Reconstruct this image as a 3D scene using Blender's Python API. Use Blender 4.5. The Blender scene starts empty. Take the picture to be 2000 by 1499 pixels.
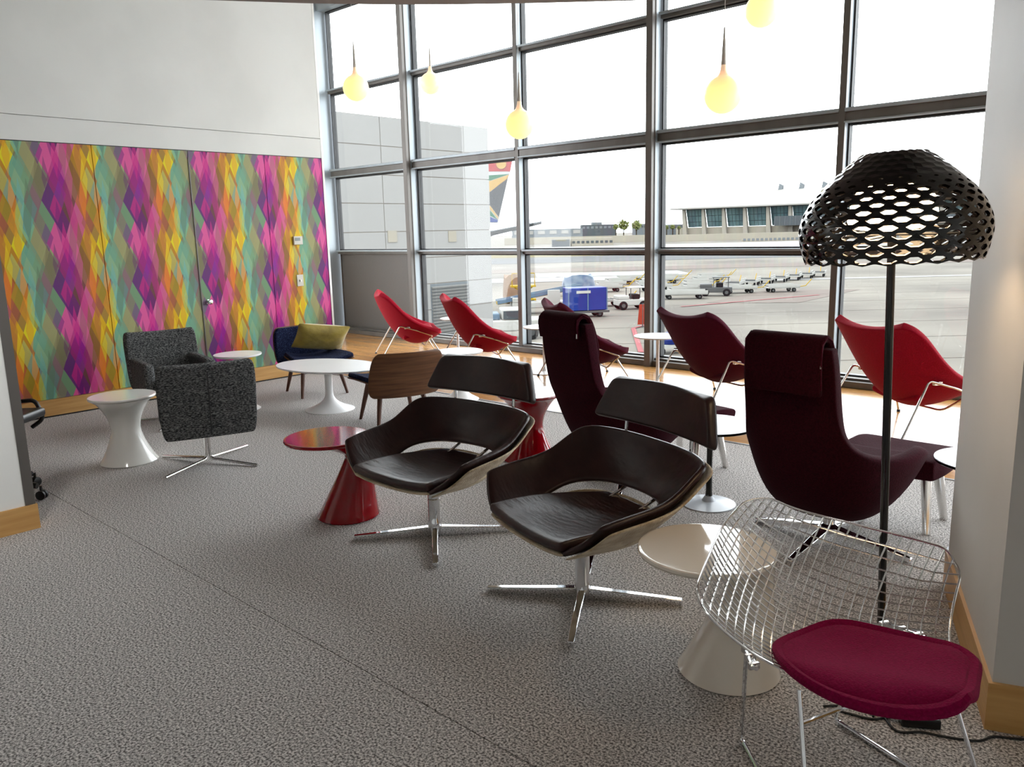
import bpy, math, random
from mathutils import Vector, Matrix
random.seed(7)
S = bpy.context.scene
COL = S.collection
PI = math.pi

# ------------------------------------------------------------------ camera
FPX, CX, CY, CAMH = 1553.507, 1000.0, 749.5, 1.50
_p, _r, _a = math.radians(10.7931), math.radians(-1.41329), math.radians(47.4451)
_fw = Vector((0, math.cos(_p), -math.sin(_p))); _up = Vector((0, math.sin(_p), math.cos(_p))); _rt = Vector((1, 0, 0))
_rt2 = _rt * math.cos(_r) + _up * math.sin(_r); _up2 = -_rt * math.sin(_r) + _up * math.cos(_r)
_R = Matrix(((math.sin(_a), -math.cos(_a), 0), (math.cos(_a), math.sin(_a), 0), (0, 0, 1)))
RT, UP, FW = _R @ _rt2, _R @ _up2, _R @ _fw
EYE = Vector((0, 0, CAMH))
cam_d = bpy.data.cameras.new('camera'); cam = bpy.data.objects.new('camera', cam_d); COL.objects.link(cam)
cam_d.sensor_fit = 'HORIZONTAL'; cam_d.sensor_width = 36; cam_d.lens = 36 * FPX / 2000
cam_d.clip_start = .05; cam_d.clip_end = 5000
M = Matrix.Identity(4)
for i in range(3):
    M[i][0], M[i][1], M[i][2], M[i][3] = RT[i], UP[i], -FW[i], EYE[i]
cam.matrix_world = M
S.camera = cam
def ray(x, y):
    return (FW * FPX + RT * (x - CX) - UP * (y - CY)).normalized()
def fl(x, y, z=0.0):
    d = ray(x, y); return EYE + d * ((z - CAMH) / d.z)
def onX(x, y, X):
    d = ray(x, y); return EYE + d * (X / d.x)
def onY(x, y, Y):
    d = ray(x, y); return EYE + d * (Y / d.y)
def atdepth(x, y, dep):
    d = ray(x, y); return EYE + d * (dep / d.dot(FW))

# ------------------------------------------------------------------ sky, sun, exposure
W = bpy.data.worlds.new('sky'); S.world = W; W.use_nodes = True
bg = W.node_tree.nodes['Background']
bg.inputs['Color'].default_value = (0.93, 0.965, 1.0, 1); bg.inputs['Strength'].default_value = 7.6
sun_d = bpy.data.lights.new('sun', 'SUN'); sun_d.energy = 2.3; sun_d.angle = math.radians(8); sun_d.color = (1, .93, .82)
sun = bpy.data.objects.new('sun', sun_d); COL.objects.link(sun)
sun.rotation_euler = (math.radians(42), 0, math.radians(20))
S.view_settings.view_transform = 'Standard'; S.view_settings.look = 'None'
S.view_settings.exposure = 0.0; S.view_settings.gamma = 1; S.view_settings.use_curve_mapping = False

# ------------------------------------------------------------------ materials
def nd(nt, t, **kw):
    n = nt.nodes.new(t)
    for k, v in kw.items():
        setattr(n, k, v)
    return n
def c4(c): return (c[0], c[1], c[2], 1)
def srgb(r, g, b):
    f = lambda v: (v / 255 / 12.92) if v / 255 <= .04045 else ((v / 255 + .055) / 1.055) ** 2.4
    return (f(r), f(g), f(b))
MATS = {}
def mat(name, col, rough=.5, metal=0., spec=.5, noise=None, bump=None, coat=0., sheen=0., var=0., emis=None, trans=None):
    """noise=(scale, col2, (sx,sy,sz) stretch, contrast lo, hi); bump=(scale,strength,stretch)"""
    m = bpy.data.materials.new(name); m.use_nodes = True; nt = m.node_tree
    b = nt.nodes['Principled BSDF']
    b.inputs['Base Color'].default_value = c4(col); b.inputs['Roughness'].default_value = rough
    b.inputs['Metallic'].default_value = metal; b.inputs['Specular IOR Level'].default_value = spec
    b.inputs['Coat Weight'].default_value = coat; b.inputs['Sheen Weight'].default_value = sheen
    tc = None
    if noise or bump: tc = nd(nt, 'ShaderNodeTexCoord')
    def mapped(st):
        mp = nd(nt, 'ShaderNodeMapping'); mp.inputs['Scale'].default_value = st
        nt.links.new(tc.outputs['Object'], mp.inputs['Vector']); return mp.outputs['Vector']
    colsock = None
    if noise:
        sc, c2, st, lo, hi = noise
        n = nd(nt, 'ShaderNodeTexNoise'); n.inputs['Scale'].default_value = sc; n.inputs['Detail'].default_value = 4
        nt.links.new(mapped(st), n.inputs['Vector'])
        r = nd(nt, 'ShaderNodeValToRGB'); r.color_ramp.elements[0].position = lo; r.color_ramp.elements[1].position = hi
        r.color_ramp.elements[0].color = c4(col); r.color_ramp.elements[1].color = c4(c2)
        nt.links.new(n.outputs['Fac'], r.inputs['Fac']); colsock = r.outputs['Color']
        nt.links.new(colsock, b.inputs['Base Color'])
    if var:
        oi = nd(nt, 'ShaderNodeObjectInfo'); hs = nd(nt, 'ShaderNodeHueSaturation')
        mr = nd(nt, 'ShaderNodeMapRange'); mr.inputs['To Min'].default_value = 1 - var; mr.inputs['To Max'].default_value = 1 + var
        nt.links.new(oi.outputs['Random'], mr.inputs['Value']); nt.links.new(mr.outputs['Result'], hs.inputs['Value'])
        if colsock: nt.links.new(colsock, hs.inputs['Color'])
        else: hs.inputs['Color'].default_value = c4(col)
        nt.links.new(hs.outputs['Color'], b.inputs['Base Color'])
    if bump:
        sc, stg, st = bump
        n = nd(nt, 'ShaderNodeTexNoise'); n.inputs['Scale'].default_value = sc; n.inputs['Detail'].default_value = 3
        nt.links.new(mapped(st), n.inputs['Vector'])
        bp = nd(nt, 'ShaderNodeBump'); bp.inputs['Strength'].default_value = stg; bp.inputs['Distance'].default_value = .01
        nt.links.new(n.outputs['Fac'], bp.inputs['Height']); nt.links.new(bp.outputs['Normal'], b.inputs['Normal'])
    if emis:
        b.inputs['Emission Color'].default_value = c4(emis[0]); b.inputs['Emission Strength'].default_value = emis[1]
    MATS[name] = m
    return m
I1 = (1, 1, 1)
mat('carpet', srgb(92, 87, 85), .95, spec=.1, noise=(130, srgb(230, 225, 221), (1, 1, 1), .38, .64), bump=(260, .12, I1), sheen=.05)
for _n in MATS['carpet'].node_tree.nodes:
    if _n.type == 'TEX_NOISE' and _n.inputs['Scale'].default_value == 130: _n.inputs['Detail'].default_value = 2.5; _n.inputs['Roughness'].default_value = .6
mat('wood_floor', srgb(150, 100, 52), .23, spec=.5, noise=(3, srgb(206, 158, 98), (.6, 9, 9), .3, .7), var=.14)
MATS['wood_floor'].node_tree.nodes['Principled BSDF'].inputs['Roughness'].default_value = .16
mat('white_wall', srgb(226, 226, 222), .6, spec=.3, noise=(2, srgb(222, 222, 218), I1, .4, .6))
mat('partition_paint_lifted', srgb(246, 246, 243), .6, spec=.3, noise=(2, srgb(242, 242, 239), I1, .4, .6))  # wall white lightened, missing light on the partition put into its paint
mat('column_paint', srgb(214, 210, 204), .55, spec=.3, noise=(1.5, srgb(209, 205, 199), I1, .4, .6))
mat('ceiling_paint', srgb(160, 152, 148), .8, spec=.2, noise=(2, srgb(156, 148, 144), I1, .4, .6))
mat('high_ceiling_paint', srgb(222, 222, 220), .8, spec=.2, noise=(2, srgb(218, 218, 216), I1, .4, .6))
mat('maple', srgb(196, 146, 82), .42, noise=(4, srgb(218, 172, 108), (.5, .5, 7), .3, .7))
mat('alu', srgb(158, 167, 173), .38, metal=.25, noise=(6, srgb(150, 159, 165), (1, 1, .1), .4, .6))  # paler metal for mullion sides: sky light on them put into the colour
mat('alu_dark', srgb(106, 102, 98), .42, metal=.3, noise=(6, srgb(98, 94, 90), (1, 1, .1), .4, .6))
mat('panel_grey', srgb(104, 101, 98), .5, noise=(40, srgb(98, 95, 92), (1, 1, 8), .4, .6))
mat('bead_black', srgb(26, 26, 28), .5, noise=(10, srgb(32, 32, 34), I1, .4, .6))
mat('chrome', (.82, .83, .85), .06, metal=1, noise=(3, (.8, .81, .83), I1, .4, .6))
mat('steel', (.72, .70, .68), .2, metal=1, noise=(30, (.66, .64, .62), (1, 1, .2), .4, .6))
mat('wire', (.86, .86, .86), .16, metal=1, noise=(3, (.84, .84, .84), I1, .4, .6))
mat('gloss_white', srgb(236, 235, 230), .12, spec=.5, coat=.5, noise=(2, srgb(232, 231, 226), I1, .4, .6))
mat('satin_white', srgb(238, 238, 238), .28, spec=.5, noise=(2, srgb(234, 234, 234), I1, .4, .6))
mat('gloss_white_lamplit', srgb(233, 224, 210), .1, spec=.5, coat=.5, noise=(2, srgb(230, 220, 206), I1, .4, .6))  # white table finish with the lamp's warm light put into the colour
mat('gloss_red', srgb(146, 2, 16), .09, spec=.4, coat=.3, noise=(2, srgb(138, 1, 13), I1, .4, .6))
mat('laminate', srgb(208, 214, 222), .3, spec=.5, noise=(3, srgb(203, 209, 217), I1, .4, .6))
mat('black_plastic', srgb(20, 20, 22), .35, noise=(10, srgb(26, 26, 28), I1, .4, .6))
mat('black_gloss', srgb(10, 9, 10), .12, spec=.5, coat=.3, noise=(10, srgb(15, 13, 14), I1, .4, .6))
mat('leather', srgb(38, 19, 19), .34, spec=.4, noise=(9, srgb(54, 28, 26), I1, .35, .7), bump=(14, .25, (1, 3, 1)))
mat('hide', srgb(176, 152, 116), .7, noise=(16, srgb(212, 196, 166), (1, 1, 2.5), .35, .65), bump=(120, .6, (1, 1, .2)), sheen=.3)
mat('grey_tweed', srgb(40, 41, 43), .95, spec=.1, noise=(150, srgb(142, 143, 142), (.5, .5, 1.6), .42, .72), bump=(200, .5, I1))
mat('navy_boucle', srgb(18, 24, 48), .95, spec=.1, noise=(110, srgb(62, 74, 112), I1, .5, .75), bump=(150, .7, I1))
mat('walnut', srgb(78, 48, 29), .45, spec=.3, noise=(5, srgb(112, 75, 47), (.7, .7, 9), .3, .7))
mat('walnut_leg', srgb(74, 42, 30), .42, noise=(5, srgb(100, 62, 44), (9, 9, .7), .3, .7))
mat('mustard_velvet', srgb(128, 108, 26), .6, noise=(6, srgb(172, 150, 52), I1, .35, .7), bump=(9, .9, (1, 2.2, 1)), sheen=.5)
mat('crimson_wool', srgb(160, 10, 38), .9, spec=.08, noise=(140, srgb(146, 8, 33), I1, .4, .6), bump=(160, .3, I1), sheen=.08)
mat('burgundy_wool', srgb(78, 14, 36), .9, spec=.06, noise=(140, srgb(68, 11, 31), I1, .4, .6), bump=(160, .3, I1), sheen=.06)
mat('plum_wool', srgb(58, 13, 26), .9, spec=.04, noise=(150, srgb(44, 10, 20), I1, .35, .65), bump=(160, .3, I1), sheen=.03)
mat('magenta_felt', srgb(138, 14, 66), .95, spec=.03, noise=(150, srgb(122, 11, 57), I1, .35, .65), bump=(200, .4, I1), sheen=.05)
mat('cord_black', srgb(16, 16, 17), .5, noise=(10, srgb(20, 20, 22), I1, .4, .6))
mat('adapter_top', srgb(120, 124, 130), .3, noise=(10, srgb(112, 116, 122), I1, .4, .6))
mat('print_black', srgb(40, 42, 46), .5, noise=(10, srgb(46, 48, 52), I1, .4, .6))
mat('beige_plastic', srgb(214, 210, 200), .5, noise=(10, srgb(208, 204, 194), I1, .4, .6))
mat('screen_grey', srgb(120, 126, 124), .2, noise=(10, srgb(112, 118, 116), I1, .4, .6))
mat('diffuser', srgb(255, 240, 214), .5, noise=(4, srgb(255, 236, 206), I1, .4, .6), emis=((1, .70, .40), 16.0))
mat('fill_lamp_lens', srgb(255, 248, 235), .5, noise=(4, srgb(255, 246, 230), I1, .4, .6), emis=((1, .93, .82), 6.0))  # glowing lens of the added soffit fill lamps
# exterior: all tints scaled down, exposure against the bright sky put into the colour
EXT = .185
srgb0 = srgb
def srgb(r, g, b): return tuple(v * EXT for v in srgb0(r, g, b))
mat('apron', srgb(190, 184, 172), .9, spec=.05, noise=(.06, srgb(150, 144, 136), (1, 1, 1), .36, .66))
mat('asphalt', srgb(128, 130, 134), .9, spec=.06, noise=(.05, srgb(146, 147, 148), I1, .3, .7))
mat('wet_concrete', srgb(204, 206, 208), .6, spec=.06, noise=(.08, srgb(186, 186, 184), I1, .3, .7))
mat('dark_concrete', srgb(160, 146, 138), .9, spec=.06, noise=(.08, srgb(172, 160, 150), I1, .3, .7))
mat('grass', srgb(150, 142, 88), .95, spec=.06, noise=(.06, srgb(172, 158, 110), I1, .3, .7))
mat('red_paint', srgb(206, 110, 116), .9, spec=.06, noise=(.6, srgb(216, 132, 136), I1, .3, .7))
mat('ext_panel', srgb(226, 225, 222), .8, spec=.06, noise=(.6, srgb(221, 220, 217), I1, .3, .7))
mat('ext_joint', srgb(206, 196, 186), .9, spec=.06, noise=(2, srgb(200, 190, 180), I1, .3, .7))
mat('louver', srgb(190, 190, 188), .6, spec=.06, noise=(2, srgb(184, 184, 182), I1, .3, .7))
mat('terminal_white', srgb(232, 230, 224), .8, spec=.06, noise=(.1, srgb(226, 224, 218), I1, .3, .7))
mat('terminal_pier', srgb(250, 243, 228), .85, spec=.06, noise=(.1, srgb(242, 235, 220), I1, .3, .7))  # terminal, far building and tree tints lightened: haze put into the colour
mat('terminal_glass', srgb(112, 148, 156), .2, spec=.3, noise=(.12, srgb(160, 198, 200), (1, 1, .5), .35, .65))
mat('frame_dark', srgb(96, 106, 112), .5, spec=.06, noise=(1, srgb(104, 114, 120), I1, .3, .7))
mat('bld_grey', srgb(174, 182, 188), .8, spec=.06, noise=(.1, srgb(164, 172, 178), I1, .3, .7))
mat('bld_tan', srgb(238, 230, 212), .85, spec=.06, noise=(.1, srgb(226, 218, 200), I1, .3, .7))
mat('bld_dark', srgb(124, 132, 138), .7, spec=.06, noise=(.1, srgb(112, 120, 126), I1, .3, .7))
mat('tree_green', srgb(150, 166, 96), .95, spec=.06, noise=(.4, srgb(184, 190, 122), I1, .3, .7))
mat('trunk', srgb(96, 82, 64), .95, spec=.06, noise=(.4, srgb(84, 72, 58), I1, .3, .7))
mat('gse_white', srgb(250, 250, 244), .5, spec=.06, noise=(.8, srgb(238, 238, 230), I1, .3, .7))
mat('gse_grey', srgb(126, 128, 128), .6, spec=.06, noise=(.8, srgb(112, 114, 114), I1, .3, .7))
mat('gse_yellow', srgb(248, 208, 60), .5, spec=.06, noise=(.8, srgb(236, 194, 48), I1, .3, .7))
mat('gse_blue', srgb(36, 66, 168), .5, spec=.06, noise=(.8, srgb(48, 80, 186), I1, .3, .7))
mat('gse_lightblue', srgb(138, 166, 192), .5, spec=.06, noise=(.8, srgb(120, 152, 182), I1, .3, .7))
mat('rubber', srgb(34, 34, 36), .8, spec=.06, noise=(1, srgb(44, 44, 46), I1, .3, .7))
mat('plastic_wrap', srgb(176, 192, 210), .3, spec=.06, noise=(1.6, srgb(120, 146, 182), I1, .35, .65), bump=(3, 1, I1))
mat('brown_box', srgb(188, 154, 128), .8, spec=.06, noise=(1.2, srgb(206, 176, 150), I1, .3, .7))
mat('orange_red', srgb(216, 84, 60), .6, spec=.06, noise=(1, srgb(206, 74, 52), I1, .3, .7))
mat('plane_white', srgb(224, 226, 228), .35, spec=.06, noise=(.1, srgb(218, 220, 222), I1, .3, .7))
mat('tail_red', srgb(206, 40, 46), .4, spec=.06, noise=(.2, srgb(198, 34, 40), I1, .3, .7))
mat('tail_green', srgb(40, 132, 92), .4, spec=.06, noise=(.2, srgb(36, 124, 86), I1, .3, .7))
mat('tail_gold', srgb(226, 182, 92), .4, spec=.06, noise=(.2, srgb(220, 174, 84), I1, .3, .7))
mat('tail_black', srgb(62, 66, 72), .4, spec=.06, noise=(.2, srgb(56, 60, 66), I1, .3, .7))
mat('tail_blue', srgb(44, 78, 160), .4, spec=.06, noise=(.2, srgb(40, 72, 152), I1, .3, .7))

srgb = srgb0

def pendant_mat():
    m = bpy.data.materials.new('pendant_glass'); m.use_nodes = True; nt = m.node_tree; b = nt.nodes['Principled BSDF']
    b.inputs['Base Color'].default_value = (.9, .75, .5, 1); b.inputs['Roughness'].default_value = .3
    tc = nd(nt, 'ShaderNodeTexCoord'); sx = nd(nt, 'ShaderNodeSeparateXYZ'); nt.links.new(tc.outputs['Object'], sx.inputs[0])
    r = nd(nt, 'ShaderNodeValToRGB'); mr = nd(nt, 'ShaderNodeMapRange')
    mr.inputs['From Min'].default_value = -.13; mr.inputs['From Max'].default_value = .16
    nt.links.new(sx.outputs['Z'], mr.inputs['Value']); nt.links.new(mr.outputs['Result'], r.inputs['Fac'])
    e = r.color_ramp.elements
    e[0].position = 0; e[0].color = (1, .92, .34, 1); e[1].position = .54; e[1].color = (1, .92, .30, 1)
    for p, c in ((.76, (1, .66, .26)), (.84, (1, .5, .24)), (.92, (.86, .42, .24)), (1, (.5, .32, .22))):
        k = e.new(p); k.color = c4(c)
    nt.links.new(r.outputs['Color'], b.inputs['Emission Color']); b.inputs['Emission Strength'].default_value = .95
    MATS['pendant_glass'] = m
pendant_mat()

def glass_mat(name, tint, refl):
    m = bpy.data.materials.new(name); m.use_nodes = True; nt = m.node_tree
    for n in list(nt.nodes): nt.nodes.remove(n)
    out = nd(nt, 'ShaderNodeOutputMaterial'); mx = nd(nt, 'ShaderNodeMixShader')
    t = nd(nt, 'ShaderNodeBsdfTransparent'); t.inputs['Color'].default_value = c4(tint)
    g = nd(nt, 'ShaderNodeBsdfGlossy'); g.inputs['Roughness'].default_value = .02
    geo = nd(nt, 'ShaderNodeNewGeometry'); dt = nd(nt, 'ShaderNodeVectorMath', operation='DOT_PRODUCT')
    nt.links.new(geo.outputs['Normal'], dt.inputs[0]); nt.links.new(geo.outputs['Incoming'], dt.inputs[1])
    def mt(op, a, b):
        n = nd(nt, 'ShaderNodeMath', operation=op)
        for i, v in enumerate((a, b)):
            if isinstance(v, (int, float)): n.inputs[i].default_value = v
            else: nt.links.new(v, n.inputs[i])
        return n.outputs[0]
    k = mt('POWER', mt('SUBTRACT', 1.0, mt('ABSOLUTE', dt.outputs['Value'], 0)), 5.0)
    fr = mt('ADD', mt('MULTIPLY', k, 1 - refl), refl)          # Schlick reflectance of one glass face
    nt.links.new(fr, mx.inputs[0]); nt.links.new(t.outputs[0], mx.inputs[1]); nt.links.new(g.outputs[0], mx.inputs[2])
    nt.links.new(mx.outputs[0], out.inputs['Surface']); MATS[name] = m
glass_mat('window_glass', (.98, .992, .988), .022)

def mural_mat():
    m = bpy.data.materials.new('lozenge_print'); m.use_nodes = True; nt = m.node_tree; L = nt.links
    b = nt.nodes['Principled BSDF']; b.inputs['Roughness'].default_value = .5; b.inputs['Specular IOR Level'].default_value = .3
    geo = nd(nt, 'ShaderNodeNewGeometry'); sx = nd(nt, 'ShaderNodeSeparateXYZ'); L.new(geo.outputs['Position'], sx.inputs[0])
    def mth(op, a, bb=None, c=None):
        n = nd(nt, 'ShaderNodeMath', operation=op)
        for i, v in enumerate((a, bb, c)):
            if v is None: continue
            if isinstance(v, (int, float)): n.inputs[i].default_value = v
            else: L.new(v, n.inputs[i])
        return n.outputs[0]
    u = mth('MULTIPLY', mth('SUBTRACT', sx.outputs['Y'], 2.265), 1 / .675)
    v = mth('MULTIPLY', mth('SUBTRACT', sx.outputs['Z'], 2.30), 1 / .727)
    stops = [(0, srgb(88, 140, 150)), (.10, srgb(104, 152, 128)), (.19, srgb(134, 140, 92)), (.27, srgb(130, 84, 104)), (.34, srgb(104, 46, 128)),
             (.42, srgb(128, 48, 118)), (.50, srgb(196, 62, 132)), (.57, srgb(190, 104, 140)), (.63, srgb(122, 88, 62)), (.70, srgb(142, 104, 52)),
             (.77, srgb(158, 92, 74)), (.83, srgb(214, 132, 56)), (.89, srgb(196, 186, 72)), (.95, srgb(112, 158, 126)), (1.0, srgb(88, 140, 150))]
    def ramp(fac):
        r = nd(nt, 'ShaderNodeValToRGB'); e = r.color_ramp.elements
        e[0].position = stops[0][0]; e[0].color = c4(stops[0][1]); e[1].position = 1.; e[1].color = c4(stops[-1][1])
        for p, c in stops[1:-1]:
            k = e.new(p); k.color = c4(c)
        L.new(fac, r.inputs['Fac']); return r.outputs['Color']
    def lattice(n, mm, ou, ov, seed, spread, slant):
        uu = mth('ADD', mth('ADD', u, ou), mth('MULTIPLY', v, slant)); vv = mth('ADD', v, ov)
        nu = mth('MULTIPLY', uu, n); mv = mth('MULTIPLY', vv, mm)
        p = mth('FLOOR', mth('ADD', nu, mv)); q = mth('FLOOR', mth('SUBTRACT', nu, mv))
        iu = mth('FLOORED_MODULO', mth('ADD', mth('ADD', p, q), 1), 2 * n); iv = mth('FLOORED_MODULO', mth('SUBTRACT', p, q), 2 * mm)
        wn = nd(nt, 'ShaderNodeTexWhiteNoise', noise_dimensions='3D'); cb = nd(nt, 'ShaderNodeCombineXYZ')
        L.new(mth('ROUND', iu), cb.inputs[0]); L.new(mth('ROUND', iv), cb.inputs[1]); cb.inputs[2].default_value = seed
        L.new(cb.outputs[0], wn.inputs['Vector'])
        sp = nd(nt, 'ShaderNodeSeparateColor'); L.new(wn.outputs['Color'], sp.inputs[0])
        base = mth('SUBTRACT', mth('MULTIPLY', iu, 1 / (2 * n)), ou)
        fac = mth('FRACT', mth('ADD', mth('ADD', base, 2), mth('MULTIPLY', mth('SUBTRACT', sp.outputs[0], .5), spread)))
        hs = nd(nt, 'ShaderNodeHueSaturation'); L.new(ramp(fac), hs.inputs['Color'])
        L.new(mth('ADD', mth('MULTIPLY', sp.outputs[1], .95), .68), hs.inputs['Value'])
        L.new(mth('ADD', mth('MULTIPLY', sp.outputs[2], .2), .95), hs.inputs['Saturation'])
        return hs.outputs['Color'], sp.outputs[2]
    def mix(f, a, bb):
        n = nd(nt, 'ShaderNodeMix', data_type='RGBA')
        if isinstance(f, (int, float)): n.inputs[0].default_value = f
        else: L.new(f, n.inputs[0])
        L.new(a, n.inputs[6]); L.new(bb, n.inputs[7]); return n.outputs[2]
    a, fa = lattice(4, 2, 0, .1, 1, .30, 0)
    c, fc = lattice(5, 2, .05, .37, 2, .26, .0)
    d, fd = lattice(7, 3, .02, .2, 3, .24, 0)
    e, fe = lattice(11, 2, .03, .6, 4, .2, 0)
    stp = lambda s_, th, k: mth('MULTIPLY', mth('GREATER_THAN', s_, th), k)
    out = mix(stp(fc, .42, .80), a, c); out = mix(stp(fd, .5, .62), out, d); out = mix(stp(fe, .45, .55), out, e)
    L.new(out, b.inputs['Base Color']); MATS['lozenge_print'] = m
mural_mat()

def lathe_ring(n): return [(math.cos(2 * PI * i / n), math.sin(2 * PI * i / n)) for i in range(n)]
# ------------------------------------------------------------------ mesh helpers
class G:
    def __init__(s): s.v = []; s.f = []; s.m = []; s.cur = 0
    def add(s, vs, fs):
        o = len(s.v); s.v += [tuple(p) for p in vs]; s.f += [tuple(o + i for i in f) for f in fs]; s.m += [s.cur] * len(fs); return s
    def box(s, a, b, mtx=None):
        x0, y0, z0 = a; x1, y1, z1 = b
        vs = [Vector(p) for p in ((x0, y0, z0), (x1, y0, z0), (x1, y1, z0), (x0, y1, z0), (x0, y0, z1), (x1, y0, z1), (x1, y1, z1), (x0, y1, z1))]
        if mtx: vs = [mtx @ p for p in vs]
        return s.add(vs, [(3, 2, 1, 0), (4, 5, 6, 7), (0, 1, 5, 4), (1, 2, 6, 5), (2, 3, 7, 6), (3, 0, 4, 7)])
    def prism(s, poly, z0, z1, mtx=None):
        n = len(poly); vs = [Vector((p[0], p[1], z0)) for p in poly] + [Vector((p[0], p[1], z1)) for p in poly]
        if mtx: vs = [mtx @ p for p in vs]
        return s.add(vs, [tuple(reversed(range(n))), tuple(range(n, 2 * n))] + [(i, (i + 1) % n, n + (i + 1) % n, n + i) for i in range(n)])
    def lathe(s, prof, n=32, c=(0, 0, 0), off=None, cap=True, sx=1., sy=1.):
        vs = []; fs = []; k = len(prof)
        for j, (r, z) in enumerate(prof):
            ox, oy = off(z) if off else (0, 0)
            for (cx, cy) in lathe_ring(n): vs.append((c[0] + ox + cx * r * sx, c[1] + oy + cy * r * sy, c[2] + z))
        for j in range(k - 1):
            for i in range(n):
                a = j * n + i; b = j * n + (i + 1) % n; fs.append((a, b, b + n, a + n))
        if cap:
            fs.append(tuple(reversed(range(n)))); fs.append(tuple(range((k - 1) * n, k * n)))
        return s.add(vs, fs)
    def tube(s, path, r, n=8, closed=False, cap=True):
        P = [Vector(p) for p in path]; k = len(P); rs = r if isinstance(r, (list, tuple)) else [r] * k
        T = []
        for i in range(k):
            if closed: t = P[(i + 1) % k] - P[i - 1]
            else: t = P[min(i + 1, k - 1)] - P[max(i - 1, 0)]
            T.append(t.normalized())
        ref = Vector((0, 0, 1)) if abs(T[0].z) < .9 else Vector((1, 0, 0))
        u = T[0].cross(ref).normalized(); vs = []; fs = []
        for i in range(k):
            u = (u - T[i] * u.dot(T[i])).normalized(); w = T[i].cross(u)
            for a in range(n):
                t = 2 * PI * a / n; vs.append(P[i] + (u * math.cos(t) + w * math.sin(t)) * rs[i])
        for i in range(k if closed else k - 1):
            for a in range(n):
                p = i * n + a; q = i * n + (a + 1) % n; j = ((i + 1) % k) * n
                fs.append((p, q, j + (a + 1) % n, j + a))
        if cap and not closed:
            fs.append(tuple(reversed(range(n)))); fs.append(tuple((k - 1) * n + a for a in range(n)))
        return s.add(vs, fs)
    def shell(s, grid, th, both=False):
        """closed solid from a grid of points, offset along -normal by th (or +-th/2)"""
        R_, C_ = len(grid), len(grid[0]); P = [[Vector(p) for p in row] for row in grid]
        N = [[None] * C_ for _ in range(R_)]
        for i in range(R_):
            for j in range(C_):
                a = P[min(i + 1, R_ - 1)][j] - P[max(i - 1, 0)][j]; b = P[i][min(j + 1, C_ - 1)] - P[i][max(j - 1, 0)]
                c = a.cross(b); N[i][j] = c.normalized() if c.length > 1e-9 else Vector((0, 0, 1))
        t0, t1 = (th / 2, -th / 2) if both else (0, -th)
        vs = [P[i][j] + N[i][j] * t0 for i in range(R_) for j in range(C_)] + [P[i][j] + N[i][j] * t1 for i in range(R_) for j in range(C_)]
        K = R_ * C_; fs = []
        for i in range(R_ - 1):
            for j in range(C_ - 1):
                a = i * C_ + j; fs.append((a, a + C_, a + C_ + 1, a + 1)); fs.append((K + a, K + a + 1, K + a + C_ + 1, K + a + C_))
        for i in range(R_ - 1):
            a = i * C_; fs.append((a, K + a, K + a + C_, a + C_)); a = i * C_ + C_ - 1; fs.append((a, a + C_, K + a + C_, K + a))
        for j in range(C_ - 1):
            a = j; fs.append((a, a + 1, K + a + 1, K + a)); a = (R_ - 1) * C_ + j; fs.append((a, K + a, K + a + 1, a + 1))
        return s.add(vs, fs)
    def obj(s, name, m, parent=None, smooth=True, sub=0, bevel=0, seg=2, loc=None, auto=35, recalc=True):
        me = bpy.data.meshes.new(name); me.from_pydata(s.v, [], s.f); me.update()
        ms = m if isinstance(m, (list, tuple)) else [m]
        for k in ms: me.materials.append(MATS[k])
        for p, i in zip(me.polygons, s.m): p.material_index = i
        import bmesh
        bm = bmesh.new(); bm.from_mesh(me); recalc and bmesh.ops.recalc_face_normals(bm, faces=bm.faces); bm.to_mesh(me); bm.free()
        o = bpy.data.objects.new(name, me); COL.objects.link(o)
        if parent: o.parent = parent
        if loc: o.location = loc
        if bevel:
            b = o.modifiers.new('bevel', 'BEVEL'); b.width = bevel; b.segments = seg; b.limit_method = 'ANGLE'; b.angle_limit = math.radians(40)
        if sub:
            b = o.modifiers.new('sub', 'SUBSURF'); b.levels = sub; b.render_levels = sub
        if smooth:
            me.polygons.foreach_set('use_smooth', [True] * len(me.polygons))
            if not sub and auto: me.set_sharp_from_angle(angle=math.radians(auto))
        return o
def catmull(pts, n):
    """n samples along open catmull-rom through pts, uniform in parameter"""
    P = [Vector(p) for p in pts]; k = len(P); out = []
    for i in range(n):
        t = i / (n - 1) * (k - 1); j = min(int(t), k - 2); f = t - j
        p0 = P[max(j - 1, 0)]; p1 = P[j]; p2 = P[j + 1]; p3 = P[min(j + 2, k - 1)]
        if j == 0: p0 = p1 * 2 - p2
        if j == k - 2: p3 = p2 * 2 - p1
        out.append(.5 * ((2 * p1) + (p2 - p0) * f + (2 * p0 - 5 * p1 + 4 * p2 - p3) * f * f + (3 * p1 - p0 - 3 * p2 + p3) * f ** 3))
    return out
def round_path(pts, rad, n=5):
    """polyline with filleted corners"""
    P = [Vector(p) for p in pts]; out = [P[0]]
    for i in range(1, len(P) - 1):
        a = P[i - 1] - P[i]; b = P[i + 1] - P[i]; r = min(rad, a.length * .45, b.length * .45)
        p, q = P[i] + a.normalized() * r, P[i] + b.normalized() * r
        for k in range(n + 1):
            t = k / n; out.append(p * (1 - t) ** 2 + P[i] * 2 * t * (1 - t) + q * t * t)
    out.append(P[-1]); return out
def tag(o, label, cat, group=None, kind=None):
    if label: o['label'] = label
    if cat: o['category'] = cat
    if group: o['group'] = group
    if kind: o['kind'] = kind
    return o
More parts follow.
